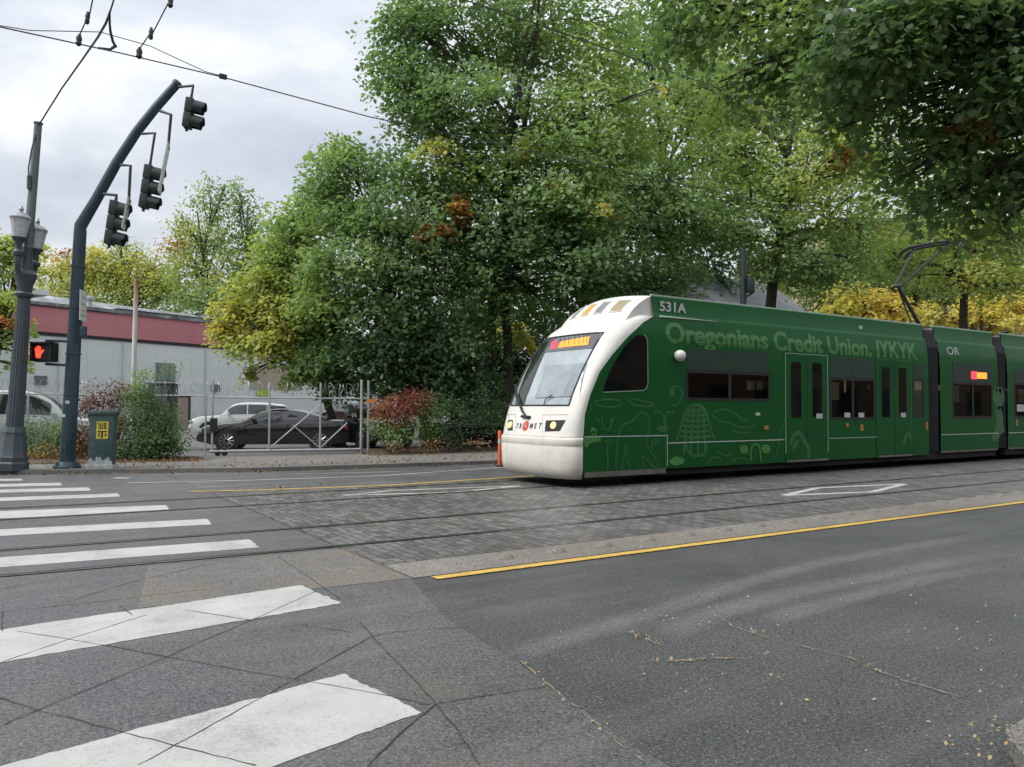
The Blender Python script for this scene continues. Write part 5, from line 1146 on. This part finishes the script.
car('parked_car', 'dark sedan hidden behind the green hedge near the tram nose', 'car', at(482, 30), -RIGHT*.97-FWD*.25, M_cblack, 4.7, 1.85, 'sedan')

# ------------------------------------------------------------------ buildings beyond the tram
Msh = wallmat('cream_siding', (.42,.38,.31), (.52,.47,.39)); Mshg = paint('slate_shingle', (.17,.18,.20), .8, 0, .2, 2); Mbrick = wallmat('warm_facade', (.42,.30,.22), (.55,.42,.32))
hc = D(728, 400, 42); hc.z = 0; hs = thing('house', 'cream house with a grey shingle roof seen just above the tram', 'house', hc)
hx_ = (RIGHT*.8+FWD*.6).normalized(); hy_ = UP.cross(hx_)
def hb_(c, sx, sy, z0, z1, name, mat, par=hs): return MB().obox(c+UP*((z0+z1)/2-c.z), hx_, hy_, UP, sx, sy, z1-z0).build(name, mat, par)
hb_(hc, 7, 8, 0, 5.2, 'wall', Msh); ze, zr_ = D(728,304,42).z-.5, D(728,264,42).z
rfm = MB(); P_ = [hc+hx_*a*3.9+hy_*b*4.4 for a, b in ((-1,-1),(1,-1),(1,1),(-1,1))]; P_ = [Vector((p.x,p.y,5.1)) for p in P_]; r1 = hc+hx_*-3.9; r2 = hc+hx_*3.9; r1 = Vector((r1.x,r1.y,8.6)); r2 = Vector((r2.x,r2.y,8.6))
rfm.add(P_+[r1,r2], [(0,1,5,4),(2,3,4,5),(1,2,5),(3,0,4),(0,3,2,1)]); ro = rfm.build('roof', Mshg, hs)
MB().obox(hc+hx_*1.5+Vector((0,0,8.7)), hx_, hy_, UP, .7, .7, 1.4).build('chimney', Mbrick, ro)
for k in (-2,0,2): MB().obox(hc+hx_*k-hy_*4.04*(1 if (hy_).dot(FWD) > 0 else -1)+UP*3.9, hx_, hy_, UP, 1.0, .10, 1.2).build('window', M_cglass, hs)
def block(name, label, px, dep, w_, d_, h_, mat, nf, nw):
    c = D(px, 400, dep); c.z = 0; t = thing(name, label, 'building', c); a, b = (RIGHT.copy(), FWD.copy()) if dep > 0 else (Vector((1,0,0)), Vector((0,-1,0)))
    MB().obox(c+UP*h_/2, a, b, UP, w_, d_, h_).build('wall', mat, t); MB().obox(c+UP*(h_+.25), a, b, UP, w_+.5, d_+.5, .5).build('cornice', M_roof, t)
    for i in range(nf):
        for k in range(nw):
            p = c+a*((k+.5)/nw-.5)*w_*.92+UP*(1.2+h_*(i+.35)/nf*.92)-b*(d_/2+.03); wdw = MB().obox(p, a, b, UP, w_/nw*.5, .05, h_/nf*.5).build('window', M_cglass, t); MB().obox(p-UP*h_/nf*.27-b*.03, a, b, UP, w_/nw*.55, .12, .12).build('sill', M_sign, wdw)
block('apartment_block', 'pale tan apartment block showing through the trees at right', 960, 72, 30, 14, 17, Mbrick, 5, 9)
block('apartment_block', 'cream low building glimpsed through leaves above the tram middle', 800, 80, 24, 12, 13, Msh, 4, 7)

nb = thing('reflection_block', 'unseen dark brick block added behind the camera for the tram to reflect', 'building', (45, -14, 0))  # unseen building, added so the tram's glass and paint reflect something dark
MB().box((-30, -22, 0), (120, -14, 12)).build('wall', wallmat('dark_brick', (.10,.06,.04), (.20,.13,.085)), nb)
for k in range(30):
    for z in (1.0, 4.6, 8.2): MB().box((-28+k*4.9, -14.001, z), (-25.6+k*4.9, -13.95, z+2.2)).build('window', M_cglass, nb)
# ------------------------------------------------------------------ trees and shrubs
def gz_(p, z=.05): return Vector((p.x, p.y, z))
S = LEAFK
n_ = lambda k: max(10, int(k*S))
# big street tree over the middle
make_tree('street_tree', 'tallest green tree in the middle, towering above the tram nose', gz_(D(500, 420, 29.5)),
  [BL(455,30,75,60,29,n_(230),0.37), BL(550,20,95,70,30,n_(300),0.37), BL(420,95,48,42,28,n_(130),0.39), BL(500,110,85,50,28,n_(240),0.39), BL(600,110,90,60,29,n_(260),0.43), BL(470,165,75,38,28,n_(170),0.39),
   BL(560,185,95,45,27.5,n_(240),0.41), BL(640,190,80,55,29,n_(200),0.39), BL(500,235,85,38,28,n_(180),0.35), BL(590,250,95,42,28,n_(210),0.35), BL(680,235,60,50,29,n_(130),0.33), BL(540,300,90,32,28.5,n_(170),0.27), BL(640,290,70,34,29,n_(130),0.29),
   BL(450,-60,90,70,30,n_(160),0.37), BL(580,-70,110,80,30,n_(180),0.37), BL(412,30,36,36,28,n_(60),0.39), BL(390,75,24,22,28,n_(35),0.41), BL(461,208,10,10,26.5,12,.84,.5), BL(437,230,20,6,26.5,12,.90,.5), BL(425,242,12,5,26.5,6,.92,.5), BL(562,185,9,6,26,4,.82,.45), BL(520,150,30,20,26.5,9,.70,.5), BL(600,215,40,20,26.5,9,.72,.5), BL(655,88,9,5,26,4,.80,.45), BL(430,148,24,12,26.5,8,.74,.6)],
  .30, .175, per=26, spread=.72, flat=.15, fork=.30, stems=2, twigs=3)
make_tree('street_tree', 'broad mid-green maple left of the tallest tree, above the gate', gz_(D(432, 420, 28)),
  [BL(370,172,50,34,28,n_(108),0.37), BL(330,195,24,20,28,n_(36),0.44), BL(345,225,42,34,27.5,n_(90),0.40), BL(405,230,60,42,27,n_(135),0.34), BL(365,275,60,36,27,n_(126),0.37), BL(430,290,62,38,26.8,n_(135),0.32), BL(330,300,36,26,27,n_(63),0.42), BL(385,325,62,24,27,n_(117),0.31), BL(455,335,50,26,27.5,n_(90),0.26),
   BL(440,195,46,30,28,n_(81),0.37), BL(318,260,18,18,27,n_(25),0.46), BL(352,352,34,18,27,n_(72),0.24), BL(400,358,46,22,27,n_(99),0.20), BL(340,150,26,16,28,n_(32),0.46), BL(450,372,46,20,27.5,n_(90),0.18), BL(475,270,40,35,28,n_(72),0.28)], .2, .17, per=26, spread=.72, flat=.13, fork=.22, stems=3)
make_tree('street_tree', 'small yellow-green maple leaning over the warehouse wall', gz_(D(343, 425, 29)),
  [BL(262,298,34,24,28.5,n_(97),0.63), BL(236,318,27,17,28.5,n_(69),0.67), BL(290,325,38,26,28,n_(103),0.59), BL(250,345,22,14,28,n_(46),0.65), BL(285,272,30,24,29,n_(74),0.58), BL(312,295,32,28,28.5,n_(86),0.51), BL(325,335,36,20,28.5,n_(86),0.45), BL(300,352,26,12,28,n_(41),0.55), BL(222,333,13,9,28.5,n_(20),0.69), BL(248,372,5,8,28,6,.60,.5), BL(300,240,24,20,30,n_(51),0.53), BL(300,222,30,26,29,n_(60),0.45), BL(318,190,26,20,29,n_(45),0.41), BL(278,252,28,22,29,n_(50),0.49), BL(322,362,30,16,28,n_(69),0.47), BL(345,384,30,11,28,n_(57),0.39), BL(302,378,16,9,28,n_(23),0.53), BL(318,318,30,24,28,n_(57),0.49), BL(275,300,40,34,29,n_(69),0.60)],
  .16, .16, per=26, spread=.6, flat=.15, fork=.3, lean=(-.6,.2))
# dark trees filling in behind the hedge
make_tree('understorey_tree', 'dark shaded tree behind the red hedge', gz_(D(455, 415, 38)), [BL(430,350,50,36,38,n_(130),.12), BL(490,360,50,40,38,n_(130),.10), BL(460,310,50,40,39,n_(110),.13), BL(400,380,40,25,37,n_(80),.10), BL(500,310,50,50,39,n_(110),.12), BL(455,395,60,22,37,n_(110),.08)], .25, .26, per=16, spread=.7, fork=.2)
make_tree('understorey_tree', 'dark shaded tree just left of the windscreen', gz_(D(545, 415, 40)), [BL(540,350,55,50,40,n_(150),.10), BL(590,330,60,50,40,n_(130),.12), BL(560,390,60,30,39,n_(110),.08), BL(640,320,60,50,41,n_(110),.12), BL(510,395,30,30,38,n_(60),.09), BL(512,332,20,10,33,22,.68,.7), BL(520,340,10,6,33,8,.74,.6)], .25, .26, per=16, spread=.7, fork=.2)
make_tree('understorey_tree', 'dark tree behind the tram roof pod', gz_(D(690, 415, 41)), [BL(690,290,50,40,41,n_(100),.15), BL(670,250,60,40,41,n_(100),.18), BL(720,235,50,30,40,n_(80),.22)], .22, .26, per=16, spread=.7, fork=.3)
# far trees beyond the warehouse
make_tree('poplar', 'tall airy poplar behind the warehouse roof, right of the signal', gz_(D(215, 420, 78)), [BL(213,205,20,26,78,n_(34),0.48,1.0), BL(200,235,24,26,78,n_(42),0.54), BL(222,240,24,28,78,n_(44),0.49), BL(190,265,28,24,77,n_(46),0.59), BL(215,275,30,26,77,n_(46),0.54), BL(185,225,14,14,78,n_(14),0.64), BL(176,245,14,14,78,n_(16),0.88), BL(224,190,8,12,78,8,.44), BL(205,300,40,14,76,n_(50),0.49)], .35, .30, per=24, spread=1.1, fork=.4, flat=.45, uplean=.4, group='trees behind the warehouse')
make_tree('poplar', 'second slender poplar, nearer the green trees', gz_(D(247, 420, 80)), [BL(240,205,10,22,80,n_(16),.42), BL(252,222,14,22,80,n_(24),.42), BL(245,250,20,24,80,n_(34),.42), BL(262,250,16,20,80,n_(26),.40), BL(250,280,26,20,79,n_(40),.46), BL(238,187,5,8,80,5,.42)], .3, .30, per=24, spread=1.0, fork=.4, flat=.45, uplean=.4, group='trees behind the warehouse')
make_tree('willow', 'golden weeping willow behind the warehouse roof', gz_(D(130, 420, 82)), [BL(125,262,34,22,82,n_(66),0.64), BL(152,268,28,20,82,n_(55),0.62), BL(105,275,24,18,82,n_(48),0.66), BL(140,285,44,16,81,n_(66),0.60), BL(170,280,24,18,82,n_(44),0.52), BL(120,248,18,12,82,n_(22),0.64)], .4, .30, per=26, spread=1.2, fork=.4, droop=.9, group='trees behind the warehouse')
make_tree('autumn_tree', 'russet tree between the lamp and the willow', gz_(D(75, 420, 80)), [BL(72,268,24,15,80,n_(43),0.70), BL(95,262,18,14,80,n_(36),0.66), BL(58,276,18,12,80,n_(28),0.58), BL(85,282,30,10,79,n_(43),0.64), BL(68,258,9,7,80,8,.90)], .3, .30, per=24, spread=1.0, fork=.4, group='trees behind the warehouse')
make_tree('autumn_tree', 'yellowing tree at the left edge behind the lamp', gz_(D(-15, 420, 40)), [BL(-5,262,24,28,40,n_(52),0.52), BL(10,248,13,14,40,n_(24),0.58), BL(-20,300,36,30,39,n_(72),0.46), BL(22,275,12,16,40,n_(21),0.60), BL(40,250,9,12,41,n_(9),0.64)], .2, .24, per=14, spread=.65, fork=.35, group='trees behind the warehouse')
make_tree('autumn_tree', 'low tree with orange tips drooping in beside the lamp shaft', gz_(D(-22, 430, 22.5)), [BL(2,318,22,13,22.5,n_(26),.62,.7), BL(-6,345,30,14,22.5,n_(28),.50,.7), BL(6,300,14,10,22.5,n_(14),.55,.7), BL(22,330,12,6,22.5,n_(9),.48,.6), BL(2,322,8,5,22,7,.90,.5), BL(16,368,16,6,22.5,n_(10),.46,.6), BL(-20,310,30,24,22.5,n_(40),.5)], .12, .15, per=12, spread=.5, fork=.5, group='trees behind the warehouse')
make_tree('autumn_tree', 'low olive and tan tree row edge just above the warehouse roof', gz_(D(160, 420, 86)), [BL(90,298,46,14,86,n_(91),0.57), BL(150,300,46,16,86,n_(104),0.51), BL(205,300,44,18,86,n_(104),0.45), BL(250,305,40,22,86,n_(104),0.39), BL(50,292,40,14,86,n_(65),0.65)], .3, .30, per=24, spread=1.1, fork=.3, group='trees behind the warehouse')
make_tree('evergreen', 'dull olive tree between the poplars and the green maples', gz_(D(285, 420, 70)), [BL(280,235,22,18,70,n_(40),.30), BL(290,262,30,24,70,n_(60),.34), BL(270,285,30,20,69,n_(50),.38), BL(300,222,14,14,70,n_(20),.28)], .3, .36, per=14, spread=1.0, fork=.3, group='trees behind the warehouse')
# right hand trees above the tram
make_tree('street_tree', 'leafy green tree behind the tram middle, trunk above the doors', gz_(D(776, 420, 31)),
  [BL(730,150,60,46,31,n_(120),0.50), BL(780,110,70,50,31,n_(136),0.52), BL(745,205,66,36,30,n_(112),0.46), BL(810,180,66,46,30,n_(128),0.52), BL(720,95,56,40,31,n_(96),0.52), BL(800,250,60,30,30,n_(88),0.44), BL(860,225,56,34,30,n_(96),0.52), BL(735,238,36,14,29.5,n_(32),0.42), BL(850,155,40,20,29,n_(48),0.54), BL(825,270,46,18,30,n_(48),0.48), BL(848,154,14,7,28,14,.86,.6), BL(770,268,34,14,30,n_(32),0.46)],
  .26, .16, per=26, spread=.65, flat=.15, fork=.45, twigs=3)
make_tree('street_tree', 'bright green tree at the right behind the pantograph', gz_(D(968, 420, 34)),
  [BL(900,190,66,40,34,n_(105),0.54), BL(960,170,66,50,34,n_(112),0.53), BL(930,232,70,30,33,n_(105),0.55), BL(1000,235,60,34,33,n_(90),0.54), BL(1030,190,50,50,34,n_(75),0.53), BL(880,262,50,22,33,n_(52),0.53), BL(965,275,56,20,33,n_(60),0.56), BL(1020,285,40,20,33,n_(37),0.54), BL(900,140,70,40,35,n_(82),0.51), BL(990,120,70,50,35,n_(82),0.49)], .22, .17, per=24, spread=.65, flat=.15, fork=.42, twigs=3)
make_tree('yellow_tree', 'yellow autumn tree just above the tram roof left of the pantograph', gz_(D(862, 420, 44)), [BL(862,300,36,18,44,n_(64),0.76), BL(835,312,24,12,44,n_(32),0.74), BL(890,310,26,16,44,n_(40),0.78), BL(850,285,24,12,44,n_(24),0.68), BL(880,330,40,14,43,n_(40),0.76)], .2, .24, per=14, spread=.6, fork=.5, group='yellow trees past the tram')
make_tree('yellow_tree', 'brighter yellow tree at far right above the tram roof', gz_(D(985, 420, 46)), [BL(960,318,36,13,46,n_(56),0.77), BL(1000,318,36,15,46,n_(64),0.78), BL(1030,308,30,18,46,n_(40),0.78), BL(930,312,20,12,46,n_(24),0.72), BL(985,303,26,10,46,n_(24),0.75)], .2, .24, per=14, spread=.6, fork=.5, group='yellow trees past the tram')
make_tree('backdrop_tree', 'deep green tree far behind the tram middle', gz_(D(820, 420, 58)), [BL(780,240,60,60,58,n_(66),0.46), BL(850,220,70,70,58,n_(78),0.48), BL(790,150,80,60,59,n_(66),0.46), BL(880,140,80,70,60,n_(66),0.46)], .3, .36, per=15, spread=.95, fork=.35)
make_tree('backdrop_tree', 'deep green tree far behind the right end of the tram', gz_(D(990, 420, 58)), [BL(960,220,70,60,58,n_(66),0.50), BL(1030,200,80,80,58,n_(78),0.50), BL(970,130,90,70,60,n_(72),0.46)], .3, .36, per=15, spread=.95, fork=.4)
make_tree('backdrop_tree', 'deep green tree behind the tallest tree', gz_(D(610, 420, 48)), [BL(690,85,60,50,47,150,.42), BL(640,50,60,50,47,130,.40), BL(740,70,50,50,48,120,.42), BL(700,25,60,40,48,90,.42), BL(800,80,60,50,50,100,.42), BL(560,230,70,60,48,n_(88),0.28), BL(640,200,80,70,48,n_(104),0.32), BL(690,150,70,60,48,n_(88),0.36), BL(480,260,60,50,48,n_(80),0.28), BL(600,130,80,50,48,n_(80),0.36), BL(740,120,60,60,50,n_(72),0.38)], .3, .34, per=15, spread=.9, fork=.3)
make_tree('backdrop_tree', 'light green leafy tree low behind the tram roof, past the yellow trees', gz_(D(900, 420, 52)), [BL(790,275,50,26,50,n_(84),0.50), BL(850,262,56,30,51,n_(96),0.52), BL(920,262,60,30,52,n_(108),0.50), BL(985,262,56,30,52,n_(108),0.53), BL(1035,275,50,34,52,n_(84),0.50), BL(880,300,60,22,53,n_(96),0.50), BL(950,300,60,22,53,n_(96),0.48), BL(1020,305,50,22,53,n_(72),0.50), BL(820,300,50,20,53,n_(72),0.46)], .3, .26, per=20, spread=.9, fork=.3)
# the near tree whose boughs hang in from the right
make_tree('near_tree', 'big dark tree beside the camera whose boughs hang in at top right', Vector((11.5, .2, .09)),
  [BL(730,10,60,34,9.5,n_(32),0.38), BL(690,20,40,26,9.5,n_(17),0.40), BL(800,40,70,40,9.2,n_(44),0.38), BL(760,70,40,30,9.2,n_(17),0.39), BL(870,70,70,46,9,n_(44),0.39), BL(880,10,90,40,8.8,n_(40),0.36), BL(960,60,80,60,8.6,n_(48),0.36), BL(1010,120,60,50,8.4,n_(36),0.36), BL(930,130,60,36,8.6,n_(28),0.41), BL(1015,185,40,36,8.4,n_(18),0.38), BL(960,190,40,26,8.6,n_(13),0.36), BL(850,110,44,26,9.2,n_(14),0.36), BL(662,-4,28,16,9.6,n_(5),0.40), BL(900,170,34,18,8.8,n_(7),0.39), BL(985,225,22,12,8.5,n_(5),0.36), BL(970,120,16,20,8.2,8,.84,.5), BL(930,18,70,30,7.8,60,.28), BL(1005,14,60,36,7.8,60,.27), BL(870,50,60,26,8.0,44,.30), BL(1010,80,40,30,7.7,36,.28), BL(880,-90,160,70,9,n_(44),0.38), BL(1080,60,80,120,9,n_(44),0.38), BL(1000,-120,160,90,9.5,n_(40),0.38)],
  .085, .092, per=30, spread=.40, fork=.45, mat=M_leaf_near, lobed=True, twigs=2, flat=.3, droop=.5, uplean=.55, group=None)

# shrubs and hedges
def shrub(name, label, base, blobs, leaf, per, spread, mat, twigr=.012, nt=26, bark=None, cat='shrub', h=1.3, w=.8, droop=.2, uplean=.6, group='shrubs along the far pavement'):
    t = thing(name, label, cat, base, group); VV, QQ, HH, off = [], [], [], 0
    for b in blobs:
        Pn, N_, hh = blob(b[0], b[1], b[2], b[3], .05, .5, uplean); V, Q, h_ = leaves(Pn, N_, per, spread, leaf, hh, droop, .35); VV.append(V); QQ.append(Q+off); HH.append(h_); off += len(V)
    tb = MB(); base = Vector(base)
    for k in range(nt):
        b = random.choice(blobs); c = Vector(b[0])+Vector((random.uniform(-1,1)*b[1][0], random.uniform(-1,1)*b[1][1], random.uniform(-.4,1.0)*b[1][2]))
        tb.tube(curve3(Vector((base.x+(c.x-base.x)*.35, base.y+(c.y-base.y)*.35, base.z)), c, 0, random.uniform(-.6,.6), 5, .25), [twigr*(1-.2*i) for i in range(5)], 4, False)
    tb.build('twigs', bark or M_bark, t); fastmesh('foliage', np.concatenate(VV), np.concatenate(QQ), np.concatenate(HH), mat, t); return t
def g0(px, dep, z=.1): p = D(px, 430, dep); p.z = z; return p
shrub('dry_shrub', 'wiry red-brown half-dead shrub between the signal pole and green shrub', g0(106,21.6), [BL(105,395,22,12,21.6,n_(70),.99), BL(125,400,16,16,21.8,n_(60),.97), BL(90,405,14,14,21.4,n_(50),.95), BL(112,425,28,24,21.6,n_(120),.95), BL(88,440,16,20,21.4,n_(60),.85)], .06, 9, .26, M_dead, .011, 110, M_twig)
shrub('green_shrub', 'bushy dark green evergreen shrub beside the utility cabinet', g0(148,21.6), [BL(150,430,32,26,21.6,n_(300),.26), BL(140,400,16,16,21.6,n_(100),.34), BL(165,440,22,18,21.4,n_(160),.24), BL(130,445,16,14,21.4,n_(90),.28), BL(155,372,16,5,21.6,12,.42), BL(142,385,14,8,21.6,14,.44), BL(172,366,14,3,21.6,7,.42), BL(135,372,4,8,21.6,5,.44), BL(150,450,30,8,21.4,n_(44),.2)], .065, 15, .26, M_leaf, .012, 40)
shrub('green_shrub', 'low green bush between the street lamp and signal pole', g0(35,22.2), [BL(35,435,20,20,22.2,n_(60),.26), BL(50,445,14,14,22,n_(40),.30), BL(15,440,16,16,22.2,n_(40),.28), BL(60,430,10,16,22.2,n_(24),.4), BL(45,455,22,8,22,n_(30),.6)], .07, 13, .26, M_leaf)
shrub('dry_grass_clump', 'straw-brown weeds under the shrubs behind the cabinet', g0(75,21.5), [BL(60,452,24,9,21.4,n_(36),.80), BL(85,452,10,10,21.3,n_(20),.78), BL(40,457,20,6,21.4,n_(26),.76)], .08, 9, .22, M_dead, .006, 30, M_twig)
shrub('red_hedge', 'red-leaved hedge bush right of the gate posts', g0(398,24.8), [BL(395,408,24,15,24.8,n_(100),1.0), BL(415,402,20,12,24.8,n_(60),1.0), BL(385,425,18,14,24.8,n_(60),.45), BL(405,430,26,14,24.8,n_(70),.40), BL(382,410,12,14,24.8,n_(30),.97), BL(425,420,20,16,25,n_(46),.40)], .08, 15, .3, M_leaf, cat='hedge')
shrub('green_hedge', 'clipped green hedge between the red bush and the tram', g0(460,26.5), [BL(445,410,26,16,26,n_(80),.26), BL(478,408,28,16,26.5,n_(80),.24), BL(445,430,30,14,26,n_(70),.20), BL(490,425,22,18,26.8,n_(60),.2), BL(505,410,16,18,27,n_(40),.22), BL(425,405,14,14,25.6,n_(30),.36)], .085, 15, .32, M_leaf, cat='hedge')
# leaf-strewn weeds at the foot of the hedge
shrub('dry_grass_clump', 'brown leaf drift and weeds at the foot of the red hedge', g0(420,24,.1), [BL(395,446,24,4,24,n_(14),.86), BL(430,444,24,4,24.2,n_(14),.84), BL(470,442,26,4,25,n_(14),.82)], .08, 8, .22, M_dead, .005, 14, M_twig)
# a wooded slope far off closes the view between the crowns
rows = []
for (d0, h0, k) in ((150, 11, 0),):
    for i in range(49):
        a = R(-55+110*i/48); c = (RIGHT*math.sin(a)+FWD*math.cos(a))*d0; rows.append([(c.x, c.y, -1), (c.x*1.02, c.y*1.02, h0*(.7+.3*math.sin(i*1.3)*math.cos(i*.47))), (c.x*1.4, c.y*1.4, h0*.9), (c.x*1.8, c.y*1.8, -1)])
t_ = NT('far_wood'); t_.bsdf(t_.ramp(t_.noise(t_.coord(), .35, 8, .75), [(.3,(.02,.035,.02)),(.5,(.05,.08,.035)),(.7,(.14,.13,.05))]), .95)
structure(MB().grid(rows).build('hills', t_.m, None))
